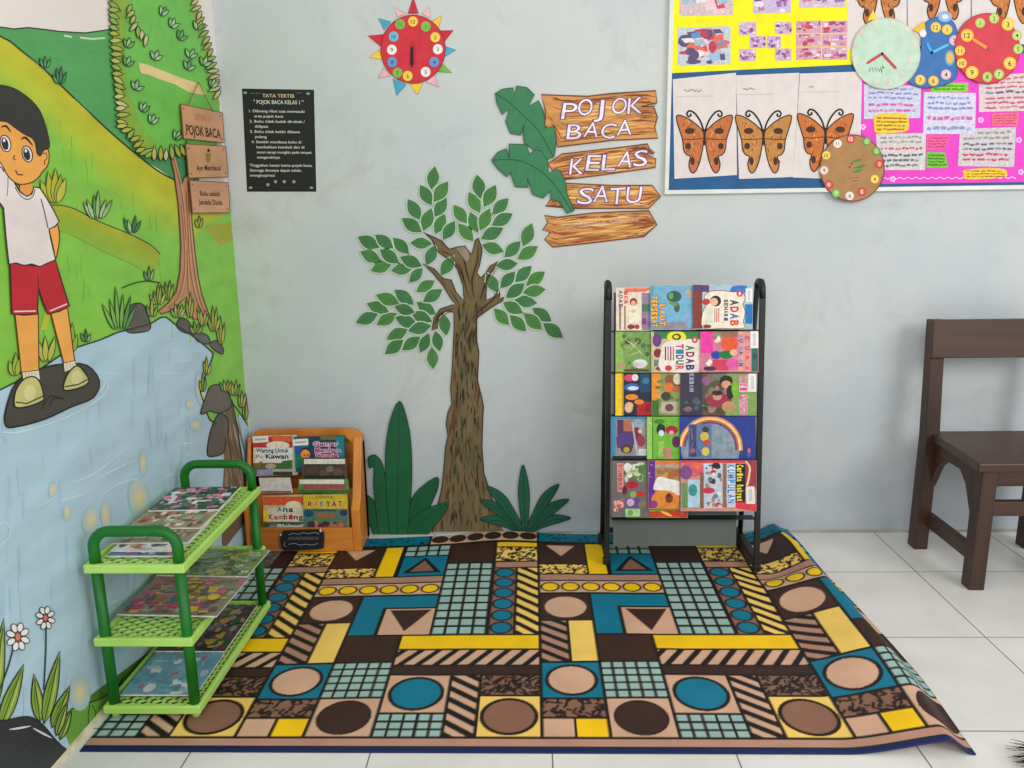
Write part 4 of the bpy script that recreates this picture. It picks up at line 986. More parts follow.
# --- rocks
def rock(outl, c, d, hl=None):
    g = G(LEFT, d); P = sm(outl, True, 3); g.poly(P, c)
    rnd = random.Random(int(outl[0][0]*7)); xs = [p[0] for p in outl]; ys = [p[1] for p in outl]
    for k in range(8):
        x, y = rnd.uniform(min(xs)+3, max(xs)-3), rnd.uniform(min(ys)+3, max(ys)-5); g.stroke([(x, y), (x+rnd.uniform(-2, 2), y+rnd.uniform(2, 6))], 1.2, shade(c, rnd.choice([.8, 1.15, 1.25])), taper='both')
    if hl: g.stroke(hl, 1.0, shade(c, 1.7), taper='both')
    g.stroke(P, 1.2, OL, True); g.build('painted_rock', 'mural', mu)
rock(z2([(425,440),(422,400),(430,360),(455,345),(480,352),(497,395),(502,430),(470,442)]), (100,96,88), .0022, z2([(432,375),(428,410),(432,432)]))
rock(z2([(590,420),(602,396),(625,400),(640,425),(638,445),(610,440)]), (92,92,86), .0022)
rock(z2([(645,445),(668,442),(695,455),(700,480),(675,478),(655,465)]), (104,106,100), .0022)
rock(z2([(700,480),(725,470),(745,495),(743,515),(715,500)]), (96,96,90), .0023)
rock(z2([(670,715),(690,650),(705,622),(735,618),(765,650),(772,690),(735,712),(700,705)]), (112,104,92), .0024)
rock([(207.5,455),(209,438),(213,424),(219,414),(226,416),(229,425),(226,440),(224,452),(216,456)], (98,92,84), .0022)
# --- brown striped stump spilling down
g = G(LEFT, .0020)
P = clipx([(226,404),(232,400),(236,420),(239,440),(243,462),(246,478),(249,496),(247,520),(236,534),(222,552),(222,500),(224,470),(224,440)])
g.poly(P, (128,104,80))
for k in range(46):
    x = R.uniform(224, 240); y = R.uniform(408, 495); l = R.uniform(14, 34); a = (x-224)*.004
    g.stroke(clipx([(x, y), (x+l*(.06+a), y+l*.5), (x+l*(.12+a*2), y+l)]), R.uniform(.8, 1.8), R.choice([(92,70,50),(160,140,116),(110,84,60),(180,166,146),(140,112,84)]), taper='both')
g.stroke(clipx([(232,400),(236,420),(240,445),(245,475)]), 1.1, OL)
g.build('painted_stump', 'mural', mu)

# --- tree
tr_c = (116,198,80)
g = G(LEFT, .0026)
tk = z2([(590,-262),(600,-230),(612,-150),(620,-110),(640,-70),(665,-95),(690,-95),(690,-40),(640,-10),(640,60),(650,150),(660,240),(670,300),(690,360),(716,420),(700,425),(675,385),(662,350),(655,370),(665,398),(640,400),(625,350),(612,322),(590,342),(560,370),(530,374),(545,350),(580,320),(596,280),(602,220),(596,130),(592,0)])
tk = [(162,122),(166,121),(169.5,127),(173,148),(178,170),(181,186),(184,178),(190,171),(195,172),(194,186),(191,200),(192,222),(195,252),(198,276),(202,295),(208,312),(214.5,326),(209,327),(203,316),(198,305),(196.5,310),(199,318),(194,320),(190,312),(186,297),(180,303),(170,311),(162,314),(158.5,311),(168,303),(176,292),(180,272),(181,245),(178.5,205),(174,172),(168,146)]
g.poly(tk, (196,140,100)); g.stroke(tk, 1.2, (90,52,36), True)
for pth in ([(181,205),(184,240),(184,275),(178,298),(168,308)],[(186,190),(188,230),(190,268),(196,298),(204,316)],[(166,126),(174,160),(182,195),(186,240)],[(188,180),(189,215),(193,260),(200,300),(211,324)],[(187,250),(188,285),(192,310)]):
    g.stroke(sm(pth, False, 3), 1.0, (146,92,62)); g.stroke(sm([(x+1.4, y) for x, y in pth], False, 3), .9, (222,172,130), taper='both')
g.build('painted_tree_trunk', 'mural', mu)
g = G(LEFT, .0031)
crown = [(150,-165),(128,-140),(113,-100),(111,-60),(110,-20),(112,0),(110.5,14),(113.7,29),(112.5,45),(115,64),(115.5,84),(119,103),(120,122),(128,133),(134,140),(139,151),(146,156),(154,154),(161,157.5),(169,155),(178,150),(186,140),(196,150),(216,150),(220.5,120),(219,98),(217,84),(214,64),(207,39),(201,19),(195,0),(190,-30),(187,-60),(184,-100),(172,-145)]
g.poly(clipx(crown), tr_c)
ol1 = [(111,-60),(112,0),(113.7,29),(114.5,60),(118,90),(121,125),(134,140),(141,152)]; ol2 = [(140,-60),(133,0),(126,28),(124,60),(130,96),(138,116),(150,136),(160,150)]
g.quads(ol1, ol2, (168,172,34), (120,184,66)); 
g.quads(clipx([(186,-60),(195,0),(207,39),(217,84),(220,105)]), clipx([(176,-60),(186,0),(198,39),(208,84),(212,105)]), (160,170,50), tr_c)
for k in range(60):
    x, y = R.uniform(132, 205), R.uniform(-40, 140)
    g.stroke([(x, y), (x+R.uniform(-2, 2), y+R.uniform(6, 16))], R.uniform(3, 7), R.choice([(124,204,90),(108,190,74),(120,200,80)]), taper='both')
def scal(path, ln, side, fills, w=3.0, step=4.0):
    acc = 0
    for (a, b) in zip(path[:-1], path[1:]):
        l = math.hypot(b[0]-a[0], b[1]-a[1]); nx, ny = (b[1]-a[1])/l*side, -(b[0]-a[0])/l*side; t = acc
        while t < l:
            x, y = a[0]+(b[0]-a[0])*t/l, a[1]+(b[1]-a[1])*t/l
            fl = R.uniform(-.2, 1.1); dx, dy = nx+(b[0]-a[0])/l*fl, ny+(b[1]-a[1])/l*fl; m = math.hypot(dx, dy)
            k = R.uniform(.7, 1.35); p = (x-dx/m*ln*.35, y-dy/m*ln*.35); q_ = (x+dx/m*ln*.65*k, y+dy/m*ln*.65*k)
            p, q_ = clipx([p, q_])
            g.leaf(p, q_, w, R.choice(fills), OL, .9, sharp=.8); t += step*R.uniform(.85, 1.2)
        acc = t-l
LF = [(178,186,60),(196,196,96),(150,186,70),(206,204,130)]
scal([(165,-165),(140,-155),(120,-120),(112,-80),(113,-40),(112,0),(113.5,29),(115,60),(118,90),(121,126)], 13, 1, LF, 5.0, 6.0)
scal([(121,126),(134,138),(141,152),(152,156),(168,156),(184,152)], 14, 1, LF, 5.0, 5.6)
scal([(150,-168),(172,-145),(184,-100),(186,-60),(188,-30),(190,-12),(197,6),(204,28),(210,50),(216,74),(218.5,98)], 12, -1, LF, 4.2, 6.0)
scal([(130,8),(136,28),(148,40)], 12, -1, LF, 4.4, 5.6)
for x, y in ((162,16),(172,28),(180,40),(155,60),(190,58),(188,70),(136,90),(143,112),(152,124),(128,48),(127,66),(176,140),(198,30),(204,66),(212,88)):
    for k in range(3):
        a = -1.9+k*.7+R.uniform(-.2, .2); g.leaf((x, y), (x+math.cos(a)*9, y+math.sin(a)*11), 4.0, R.choice([(150,206,150),(176,214,140),(104,176,84)]), OL, .9, sharp=.8)
g.build('painted_tree_crown', 'mural', mu)
g = G(LEFT, .0040)
g.poly(z3([(200,320),(240,330),(330,365),(420,400),(498,425),(545,480),(520,486),(450,470),(380,430),(300,405),(240,380),(210,376),(202,350)]), (240,214,150))
g.build('painted_tape_strip', 'mural', mu)

# --- grass tufts and bushes
def tuft(g, x, y, w, h, n, cols, wd=3.0):
    g = G(LEFT, .0034); wd *= 1.35; n = max(3, int(n*.75))
    for k in range(n):
        t = (k+.5)/n-.5+R.uniform(-.05, .05); g.leaf(*clipx([(x+t*w*.35, y), (x+t*w*1.15, y-h*(1-abs(t)*.9)*R.uniform(.8, 1.1))]), wd, R.choice(cols), OL, .8, sharp=.75)
    g.build('painted_grass', 'mural', mu)
GC = [(96,160,84),(150,196,120),(60,130,70),(176,206,150)]; OC = [(176,178,50),(150,176,60),(196,190,90),(120,160,60)]
g = None
tuft(g, 97, 219, 32, 30, 8, GC, 3.2); tuft(g, 132, 233, 22, 20, 6, GC, 2.6); tuft(g, 120, 330, 34, 46, 9, [(130,186,80),(92,160,76),(160,200,100)], 3.0); tuft(g, 149, 281, 14, 17, 5, GC, 2.2)
tuft(g, 45, 68, 14, 14, 5, [(60,140,80),(96,170,100)], 2.0); tuft(g, 60, 84, 18, 18, 6, [(60,140,80),(96,170,100)], 2.2)
g = G(LEFT, .0033); g.stroke(sm([(122,288),(135,283),(148,281),(161,283)], False, 3), 1.1, OL); g.build('painted_ground_line', 'mural', mu)
for x, y, w, h, n in ((158,305,18,22,7),(168,300,14,26,6),(152,317,14,18,5),(178,318,18,18,7),(190,318,10,26,5),(203,326,14,22,6),(214,332,14,30,6),(221,345,10,30,5),(196,334,16,14,6)): tuft(g, x, y, w, h, n, OC, 2.4)
for x, y, w, h, n in ((207,375,9,22,5),(203,392,8,22,4),(226,392,14,16,6),(234,396,14,20,6),(242,408,10,22,5),(246,420,7,26,3),(199,228,10,14,4)): tuft(g, x, y, w, h, n, OC, 2.2)
tuft(g, 15, 376, 16, 26, 4, [(168,190,60)], 4.5); tuft(g, 46, 362, 24, 34, 5, [(190,196,80),(176,186,60)], 4.5); tuft(g, 86, 342, 12, 14, 4, GC, 2.2); tuft(g, 72, 352, 12, 30, 3, [(150,186,60)], 4)
tuft(g, 54, 203, 28, 36, 7, [(186,184,44),(200,196,70),(170,178,40)], 6)

# --- flowers and big leaves low on the wall
def flower(cx_, cy_3, r, stem):
    t = G(LEFT, .0034); t.stroke(sm(stem, False, 3), 1.4, (40,70,60))
    for k in range(8):
        a = k*math.pi/4+.3; t.ell(cx_+math.cos(a)*r*.66, cy_3+math.sin(a)*r*.86, r*.40, r*.27, (246,242,240), 14, math.atan2(math.sin(a)*1.25, math.cos(a)), (44,40,44), .9)
    t.ell(cx_, cy_3, r*.26, r*.34, (222,128,118), 12, 0, (120,60,56), .7); t.build('painted_flower', 'mural', mu)
flower(45.5, 618, 9.5, [(46,624),(46,650),(44,690)]); flower(18, 637, 11.5, [(14,646),(8,668),(-2,694)])
LG = [(150,180,66),(176,190,90),(120,164,56)]
def bigleaf(p, q, w):
    g.leaf(p, q, w, (140,172,66), OL, 1.2, sharp=.72)
    for s, c in ((.22, (196,200,110)), (-.2, (96,140,50))):
        dx, dy = q[0]-p[0], q[1]-p[1]; l = math.hypot(dx, dy); nx, ny = -dy/l*w*s, dx/l*w*s
        g.stroke([(p[0]+dx*.1+nx, p[1]+dy*.1+ny), (p[0]+dx*.5+nx, p[1]+dy*.5+ny), (p[0]+dx*.85, p[1]+dy*.85)], w*.16, c, taper='both')
    g.stroke([p, (p[0]+(q[0]-p[0])*.9, p[1]+(q[1]-p[1])*.9)], .9, OL)
g = G(LEFT, .0026)
for p, q, w in (((40,722),(34,674),12),((44,724),(60,651),13),((52,728),(70,686),12),((60,740),(72,708),8),((56,736),(68,700),8),((0,728),(24,664),14),((-8,716),(4,618),14),((-12,728),(-2,690),14)): bigleaf(p, q, w)
g.build('painted_leaf_clump', 'mural', mu)

# --- schoolboy
SK, SKO = (250,176,84), (86,46,30)
g = G(LEFT, .0030)
P = sm(z2([(20,755),(20,700),(58,605),(140,562),(215,548),(290,552),(332,605),(312,660),(240,690),(150,732),(60,756)]), True, 3)
g.poly(P, (74,72,64)); g.stroke(P, 1.6, (34,32,30), True); g.stroke(sm(z2([(140,700),(165,655),(215,665),(180,662),(165,690)]), False, 2), 1.6, (40,38,36))
g.build('standing_stone', 'mural', mu)
g = G(LEFT, .0038)
for P in (z2([(50,378),(128,376),(130,575),(72,582)]), z2([(170,378),(226,362),(250,540),(214,548)])): g.poly(P, SK); g.stroke(P, 1.2, SKO, True)
for P in (z2([(74,575),(130,568),(134,600),(78,606)]), z2([(212,545),(250,536),(256,560),(216,575)])): g.poly(P, (236,226,200)); g.stroke(P, .9, SKO, True); [g.stroke([(P[0][0]+i*3.2, P[0][1]), (P[0][0]+i*3.2+.6, P[3][1])], .5, (150,130,100)) for i in range(1, 5)]
for P in (z2([(50,690),(52,640),(78,600),(112,590),(134,610),(146,655),(140,672),(90,690)]), z2([(214,635),(222,590),(245,560),(265,556),(292,590),(296,608),(270,626)])):
    P2 = sm(P, True, 3); g.poly(P2, (206,198,126)); g.ell(sum(p[0] for p in P)/len(P), sum(p[1] for p in P)/len(P), 6, 8, (222,216,150), 12); g.stroke(P2, 1.4, (30,30,26), True)
g.stroke(z2([(52,675),(90,680),(144,655)]), 1.2, (30,30,26)); g.stroke(z2([(216,624),(262,616),(294,598)]), 1.2, (30,30,26))
P = sm([(49,228),(53,226.5),(58,225.5),(59.5,239),(57.5,252),(55.5,259),(53,246)], True, 3); g.poly(P, SK); g.stroke(P, 1.3, SKO, True)
P = [(10,263),(26,265),(40,266),(55.5,260),(60,276),(65,292),(69.5,306),(60,311),(48,314),(43,302),(38.5,288),(38,300),(37.5,314),(24,315),(12,314),(11,290)]
g.poly(P, (200,36,52)); g.stroke(P, 1.5, (60,16,24), True); g.stroke([(14,311.5),(36,311)], 1.4, (236,220,214)); g.stroke([(50,311),(67,304)], 1.4, (236,220,214)); g.stroke([(38.5,288),(38,276)], 1.0, (110,20,30))
P = sm([(-26,160),(-52,120),(-66,66),(-52,62),(-38,106),(-14,146),(-18,176)], True, 3); g.poly(P, SK); g.stroke(P, 1.3, SKO, True); g.ell(-60, 54, 11, 14, SK, 16, -.2, SKO, 1.2)
SH = [(-30,150),(-8,152),(0,162),(10,172),(15.5,184.6),(20,192),(27,196.5),(32,194),(34,187),(40,188),(46,197),(53,209),(59.2,221.5),(55,226.5),(49,229),(51,240),(55.6,259.5),(48,263),(40,266.7),(32,264),(24,265.5),(16,263),(9,264),(7,247),(5,226),(3.6,208),(0,203),(-30,190)]
g.poly(SH, (240,228,224)); g.stroke(SH, 1.4, OL, True)
g.stroke([(48,228),(44.5,212),(41,199)], 1.2, (90,70,110)); g.stroke(sm([(15,187),(20,195),(27,199.5),(33,196),(35,189)], False, 3), .9, OL); g.stroke([(8,175),(8,185),(7,196)], .8, (120,90,130))
P = [(20,182),(32,184),(33,190),(30,195),(26,196),(20,191)]; g.poly(P, (238,160,72)); g.stroke(P[2:], .9, SKO)
FACE = sm([(-16,120),(10,122),(28,132),(40,146),(44,150),(47.5,148.5),(49.2,156),(47.5,166),(43,171),(38,178),(30,183),(18,184),(8,176),(0,162),(-14,150)], True, 3)
g.poly(FACE, SK); g.stroke(FACE, 1.2, SKO, True)
HAIR = sm([(-30,96),(-10,86),(0,85),(10,87),(19,91),(31,100),(40,111),(46,127),(49.6,144),(48,149),(44,149.5),(40.5,156),(37,153),(35.5,144),(32,138),(24,134),(14,127),(7,122),(0,121),(-12,120),(-30,130)], True, 2)
g.poly(HAIR, (52,50,46)); g.stroke(HAIR, 1.0, (24,22,22), True)
g.stroke(sm([(43,154),(46,153),(47,158),(44.5,161),(45,165)], False, 3), .9, SKO)
for cx_, cy_3, rx, ry in ((5.5,143.5,5.2,8.4),(27.3,154,5.0,8.2)):
    g.ell(cx_, cy_3, rx, ry, (244,240,236), 18, -.25, (30,24,22), 1.1); g.ell(cx_-.6, cy_3+.2, rx*.66, ry*.78, (52,34,36), 16, -.25); g.ell(cx_-1.4, cy_3-3.2, 1.3, 1.9, (250,250,250), 10)
g.stroke(sm([(1,127.5),(6,126),(11,132.5)], False, 3), 2.2, (44,30,26), taper='both'); g.stroke(sm([(21,140),(25.5,137.5),(33,146)], False, 3), 2.4, (44,30,26), taper='both')
g.stroke(sm([(15,155),(13.4,158),(15.5,160)], False, 3), 1.1, SKO); g.stroke(sm([(15.5,170),(18,174.5),(23,174.5)], False, 3), 1.3, SKO); g.stroke(sm([(-4,164),(2,168),(4,172)], False, 2), 1.1, SKO)
g.build('painted_schoolboy', 'mural', mu)

# ================================================================== HANGING SIGN BOARDS
hs = empty('hanging_sign', LEFT(208, 213, .008), 'three small plank boards with black lettering hung from a cord on the mural tree', 'sign')
SIGN = (214,160,116)
def board(q, txts, d):
    q = clipx(q)
    g = G(LEFT, d); g.slab(q, .003, SIGN, (150,96,62)); T = quadT(q); g.T = T
    rn = random.Random(int(q[0][1]))
    for k in range(26):
        u, v = rn.uniform(.03, .8), rn.uniform(.05, .95); g.stroke([(u, v), (u+rn.uniform(.06, .2), v+rn.uniform(-.02, .02))], rn.uniform(.012, .03), rn.choice([(200,144,102),(226,174,132),(190,132,90)]), taper='both')
    for s, u, v, h, w_, c in txts: g.text(s, u, v, h, c, w=w_, align='c', fat=.02)
    for u, v in ((.06,.12),(.94,.12),(.06,.88),(.94,.88)): g.ell(u, v, .018, .028, (120,76,50), 8)
    g.T = None; g.stroke(q, .9, (116,70,46), True)
    g.build('sign_board', 'mural', hs)
board([(181,104),(222.4,112.7),(224.5,142.8),(183.7,138.5)], [('SDN 1', .5, .40, .20, .36, (206,120,96)), ('POJOK BACA', .5, .86, .30, .84, (44,28,22))], .0080)
board([(186,144),(226.7,146.2),(229,177),(189,178)], [('Ayo Membaca!', .52, .78, .17, .62, (52,32,26))], .0080)
board([(189.7,180.4),(228.4,182.6),(230,212.7),(192.7,213)], [('Buku adalah', .5, .46, .16, .52, (52,32,26)), ('Jendela Dunia', .5, .74, .17, .62, (52,32,26))], .0080)
g = G(LEFT, .0120)
for x, y in ((208,152),): g.poly([(205.8,153),(211,153.3),(210,162),(206.8,162)], (150,130,60)); g.ell(208.6, 150.4, 1.4, 1.8, (60,40,40), 8)
g.build('printed_mark', 'mural', hs)
g = G(); 
for a, b in (((198.5,82),(188.5,105)),((198.5,82),(213,111.5))): g.tube([LEFT(*a, .0105), LEFT(*b, .013)], .0014, 6, (150,96,60))
MAT['cord'] = attr_mat('brown_cord', .8, .1, 60); g.build('cord', 'cord', hs)
# ================================================================== PICTURE BOOKS ON THE RACK
zA, zB = Z(605, 275, 6.145), Z(605, 390, 5.69)
TILT = math.radians(4)
def rowplane(yb, k):
    p = RK(685, yb)+Vector((0, -.010, 0))
    return Plane(p, (0, -math.cos(TILT), math.sin(TILT)))
ROWP = [rowplane(y, i) for i, y in enumerate((331, 373, 416, 460, 508))]
CO = [(214,60,60),(60,120,190),(90,160,80),(246,200,60),(236,226,214),(120,70,140),(60,50,50),(226,140,70),(230,160,180),(110,84,60)]
def boxT(q):                                               # page box from four corners
    return quadT(q)
ROWLIM = ((270, 330.6), (331.5, 372.6), (373.5, 415.6), (416.5, 459.4), (460.5, 518.0))
def book(row, lab, q, bg, d, art, label=None, t=.004, group='picture books on the display rack'):
    lo, hi = ROWLIM[row]; q = [(x, min(max(y, lo), hi)) for x, y in q]
    g = G(ROWP[row], d); g.slab(q, t, bg, shade(bg, .7))
    qx0, qx1, qy0, qy1 = min(p[0] for p in q), max(p[0] for p in q), min(p[1] for p in q), max(p[1] for p in q)
    g.T = lambda x, y: (min(max(x, qx0), qx1), min(max(y, qy0), qy1))
    art(g)
    if label:
        art_clip = None
        r = empty('picture_book', ROWP[row]((q[0][0]+q[1][0])/2, q[2][1], d), lab, 'book', group)
        d2 = g.d; g.build('cover', 'cover', r)
        s = G(ROWP[row], d2+.0002); s.slab(label, .0002, (240,238,234)); T = quadT(label); s.T = T
        for k in range(3): s.stroke([(.5+.14*(k-1), .15), (.5+.14*(k-1), .85)], .05, (170,150,160))
        s.build('label_sticker', 'paper', r)
    else:
        g.build('picture_book', 'cover', None, lab, 'book', group)
def rc(x0, y0, x1, y1): return [(x0, y0), (x1, y0), (x1, y1), (x0, y1)]
def rot_word(g, zf, s, x, y0, y1, h, cols, out=None):
    n = len(s); st = (y1-y0)/n
    for i, c in enumerate(s):
        if c == ' ': continue
        (px, py), = zf([(x, y0+st*i)]); sc = zf([(0, 0), (1, 0)]); k = sc[1][0]-sc[0][0]
        g.text(c, px, py, h*k, cols[i % len(cols)], w=st*.82*k, out=out, rot=math.pi/2, fat=.045, ofat=.06)
def E_(g, zf, x, y, rx, ry, c, rot=0, out=None):
    (px, py), = zf([(x, y)]); k = zf([(1, 0)])[0][0]-zf([(0, 0)])[0][0]; g.ell(px, py, rx*k, ry*k, c, 14, rot, out, .5)
def R_(g, zf, x0, y0, x1, y1, c): g.poly(zf(rc(x0, y0, x1, y1)), c)
def scatter(g, zf, x0, y0, x1, y1, n, pal, seed, r0=8, r1=26):
    rnd = random.Random(seed)
    for k in range(n):
        r1_ = min(r1, (x1-x0)/2-1, (y1-y0)/2-1); rx, ry_ = rnd.uniform(min(r0, r1_), r1_), rnd.uniform(min(r0, r1_)*.6, r1_)
        E_(g, zf, rnd.uniform(x0+rx, x1-rx), rnd.uniform(y0+ry_, y1-ry_), rx, ry_, rnd.choice(pal))

def a11(g):
    z = zA; R_(g, z, 225, 110, 288, 338, (150,130,150)); R_(g, z, 228, 180, 286, 225, (70,120,90)); E_(g, z, 240, 285, 14, 22, (140,50,130)); E_(g, z, 268, 300, 10, 18, (120,110,170))
    for x, c in ((88,(120,80,60)),(118,(150,100,70)),(152,(120,84,60))): R_(g, z, x, 190, x+9, 335, c)
    g.poly(z([(120,82),(288,80),(250,102),(122,108)]), (244,110,90)); rot_word(g, z, 'ADAB', 85, 95, 205, 24, [(110,60,130),(150,70,120)]); rot_word(g, z, 'BER', 118, 100, 185, 22, [(206,60,90),(230,110,80)])
    R_(g, z, 150, 190, 212, 300, (244,232,212)); E_(g, z, 175, 165, 23, 24, (150,40,50)); E_(g, z, 175, 172, 15, 15, (236,180,140)); E_(g, z, 175, 222, 14, 11, (206,190,170)); E_(g, z, 160, 318, 24, 14, (150,40,44)); E_(g, z, 197, 318, 15, 15, (176,60,60))
def a12(g):
    z = zA; R_(g, z, 278, 290, 552, 333, (150,140,150)); E_(g, z, 520, 280, 32, 44, (150,166,206)); E_(g, z, 522, 286, 22, 34, (126,176,216)); R_(g, z, 280, 68, 300, 333, (110,150,170))
    E_(g, z, 425, 132, 46, 36, (52,92,72)); E_(g, z, 405, 128, 16, 20, (110,160,110)); E_(g, z, 442, 200, 18, 30, (70,100,70)); E_(g, z, 420, 178, 30, 10, (120,150,90), .3); E_(g, z, 514, 112, 12, 22, (232,160,90), -.4); E_(g, z, 518, 120, 20, 8, (226,150,80), .5)
    rot_word(g, z, 'TERSESAT', 286, 130, 325, 36, [(246,196,86)], (110,70,40)); rot_word(g, z, 'LAUT', 336, 180, 318, 36, [(244,186,96)], (110,70,40))
def a13(g):
    z = zA; R_(g, z, 540, 60, 598, 330, (136,58,48)); R_(g, z, 548, 62, 640, 104, (96,60,110)); g.poly(z([(765,100),(780,70),(820,62),(872,66),(872,112)]), (50,120,196))
    P = sm(z([(600,325),(600,230),(622,180),(610,130),(650,100),(720,96),(790,104),(840,104),(862,140),(850,180),(862,230),(850,290),(856,326),(720,328)]), True, 3); g.poly(P, (246,230,210)); g.stroke(P, .7, (120,60,50), True)
    E_(g, z, 680, 160, 34, 34, (50,34,30)); E_(g, z, 670, 165, 24, 24, (240,190,150)); E_(g, z, 622, 165, 24, 20, (196,50,64)); R_(g, z, 612, 200, 664, 310, (226,226,204)); E_(g, z, 628, 316, 26, 12, (150,50,50))
    for x in (672, 684, 696): R_(g, z, x, 205, x+6, 290, (206,110,100))
    rot_word(g, z, 'SEHARI', 732, 150, 285, 24, [(30,40,60),(40,90,130)]); rot_word(g, z, 'ADAB', 772, 152, 320, 50, [(40,50,90),(214,50,60),(30,110,190),(230,90,50)])
    E_(g, z, 828, 114, 20, 20, (206,50,80)); E_(g, z, 828, 114, 8, 12, (240,220,220)); R_(g, z, 862, 180, 906, 300, (34,116,196))
book(0, 'top row cream picture book with two children, beside the black side frame', zA(rc(68,78,292,342)), (234,220,196), .0000, a11)
book(0, 'top row sky blue picture book with a green turtle and yellow lettering', zA(rc(278,66,556,338)), (118,176,208), .0060, a12)
book(0, 'top row picture book with a white cloud panel lettered ADAB', zA(rc(540,60,908,334)), (170,200,216), .0120, a13, zA(rc(864,82,906,166)))
def a21(g):
    z = zA; R_(g, z, 66, 348, 112, 592, (150,190,90)); scatter(g, z, 80, 350, 285, 590, 22, [(96,140,66),(140,176,96),(84,116,60),(110,150,84),(70,90,56)], 61)
    for p in ([(120,390),(160,420),(230,480)],[(150,470),(190,420),(210,400)],[(140,500),(210,470),(240,500)],[(110,420),(180,440)]): g.stroke(z(p), 1.1, (216,206,160), taper='both')
    E_(g, z, 216, 545, 46, 28, (226,220,220)); E_(g, z, 190, 552, 20, 16, (206,196,200)); E_(g, z, 100, 560, 22, 20, (190,150,120)); R_(g, z, 120, 578, 270, 594, (110,60,60))
def a22(g):
    z = zA; R_(g, z, 300, 342, 588, 392, (60,130,60)); E_(g, z, 440, 378, 60, 34, (240,226,50)); E_(g, z, 440, 380, 28, 20, (60,70,30)); E_(g, z, 438, 380, 16, 11, (236,214,60))
    E_(g, z, 320, 400, 28, 42, (110,60,130)); E_(g, z, 325, 480, 26, 28, (130,50,46)); R_(g, z, 300, 520, 345, 560, (110,130,120)); E_(g, z, 345, 575, 34, 14, (150,50,50))
    P = sm(z([(345,590),(345,470),(352,430),(400,405),(480,400),(560,392),(586,420),(586,590)]), True, 3); g.poly(P, (244,230,220))
    for x, c in ((368,(40,40,60)),(384,(210,80,110)),(400,(70,70,90)),(416,(210,90,120))): R_(g, z, x, 440, x+8, 525, c)
    E_(g, z, 390, 572, 22, 18, (200,60,60)); rot_word(g, z, 'TIDUR', 438, 425, 590, 46, [(206,40,60),(40,130,170),(50,90,110),(20,90,80),(210,70,70)]); rot_word(g, z, 'ADAB', 500, 432, 592, 50, [(40,140,70),(150,40,80),(100,40,120),(40,60,140)])
    E_(g, z, 552, 398, 20, 20, (206,60,80)); E_(g, z, 552, 398, 9, 9, (246,220,210))
def a23(g):
    z = zA; R_(g, z, 590, 342, 664, 480, (240,56,168)); R_(g, z, 664, 342, 720, 400, (150,140,100)); g.poly(z([(670,410),(700,370),(712,400),(690,420)]), (240,232,220)); E_(g, z, 764, 420, 54, 50, (234,90,50)); R_(g, z, 716, 348, 815, 380, (150,110,80)); E_(g, z, 682, 492, 32, 26, (40,70,170)); E_(g, z, 744, 490, 46, 26, (30,120,70)); E_(g, z, 790, 476, 22, 20, (236,190,140)); g.poly(z([(616,545),(645,515),(662,535),(640,565)]), (240,236,226)); R_(g, z, 660, 520, 760, 585, (214,60,90)); E_(g, z, 785, 545, 40, 30, (226,90,170)); E_(g, z, 645, 575, 40, 14, (70,50,60))
    R_(g, z, 820, 342, 900, 592, (226,150,160)); rot_word(g, z, 'AKU SAYANG', 824, 346, 590, 24, [(246,206,70),(70,170,200),(60,70,150)]); rot_word(g, z, 'KELUARGA', 862, 346, 590, 26, [(240,150,60),(226,80,80)]); R_(g, z, 900, 450, 940, 592, (50,110,100)); E_(g, z, 920, 500, 14, 22, (40,80,80))
book(1, 'second row green picture book with a white animal under branches', zA(rc(64,346,292,604)), (122,160,84), .0000, a21)
book(1, 'second row picture book with a yellow flower, lettered ADAB TIDUR', zA(rc(284,342,592,602)), (206,190,150), .0060, a22)
book(1, 'second row pink picture book with an orange dressed figure', zA(rc(586,338,944,598)), (216,124,150), .0120, a23, zA(rc(893,345,942,450)))
def a31(g):
    z = zA; R_(g, z, 64, 604, 108, 864, (250,206,24)); R_(g, z, 104, 604, 114, 864, (206,150,40)); E_(g, z, 150, 632, 34, 22, (220,70,110)); E_(g, z, 185, 630, 20, 22, (236,226,226)); E_(g, z, 165, 690, 48, 24, (50,110,180)); E_(g, z, 172, 696, 34, 12, (226,230,236)); E_(g, z, 165, 750, 40, 18, (240,140,40)); R_(g, z, 215, 606, 284, 720, (30,70,104)); E_(g, z, 250, 650, 24, 20, (60,120,150))
    E_(g, z, 150, 800, 26, 20, (236,150,60)); E_(g, z, 146, 815, 26, 32, (232,186,150)); R_(g, z, 196, 780, 286, 864, (180,32,36)); E_(g, z, 210, 780, 30, 16, (236,130,40)); E_(g, z, 260, 820, 14, 26, (140,20,30))
def a32(g):
    z = zA; R_(g, z, 288, 604, 340, 770, (246,150,46)); scatter(g, z, 300, 620, 470, 860, 16, [(110,140,70),(90,120,70),(150,170,110),(80,90,60)], 64); E_(g, z, 400, 640, 34, 28, (150,84,50)); E_(g, z, 445, 640, 26, 34, (226,214,190)); E_(g, z, 392, 690, 28, 30, (226,120,50)); E_(g, z, 440, 700, 28, 18, (196,90,50)); E_(g, z, 375, 745, 30, 28, (60,64,50)); R_(g, z, 345, 780, 440, 850, (190,180,160)); E_(g, z, 395, 815, 26, 24, (116,70,80)); R_(g, z, 290, 770, 330, 862, (60,110,50))
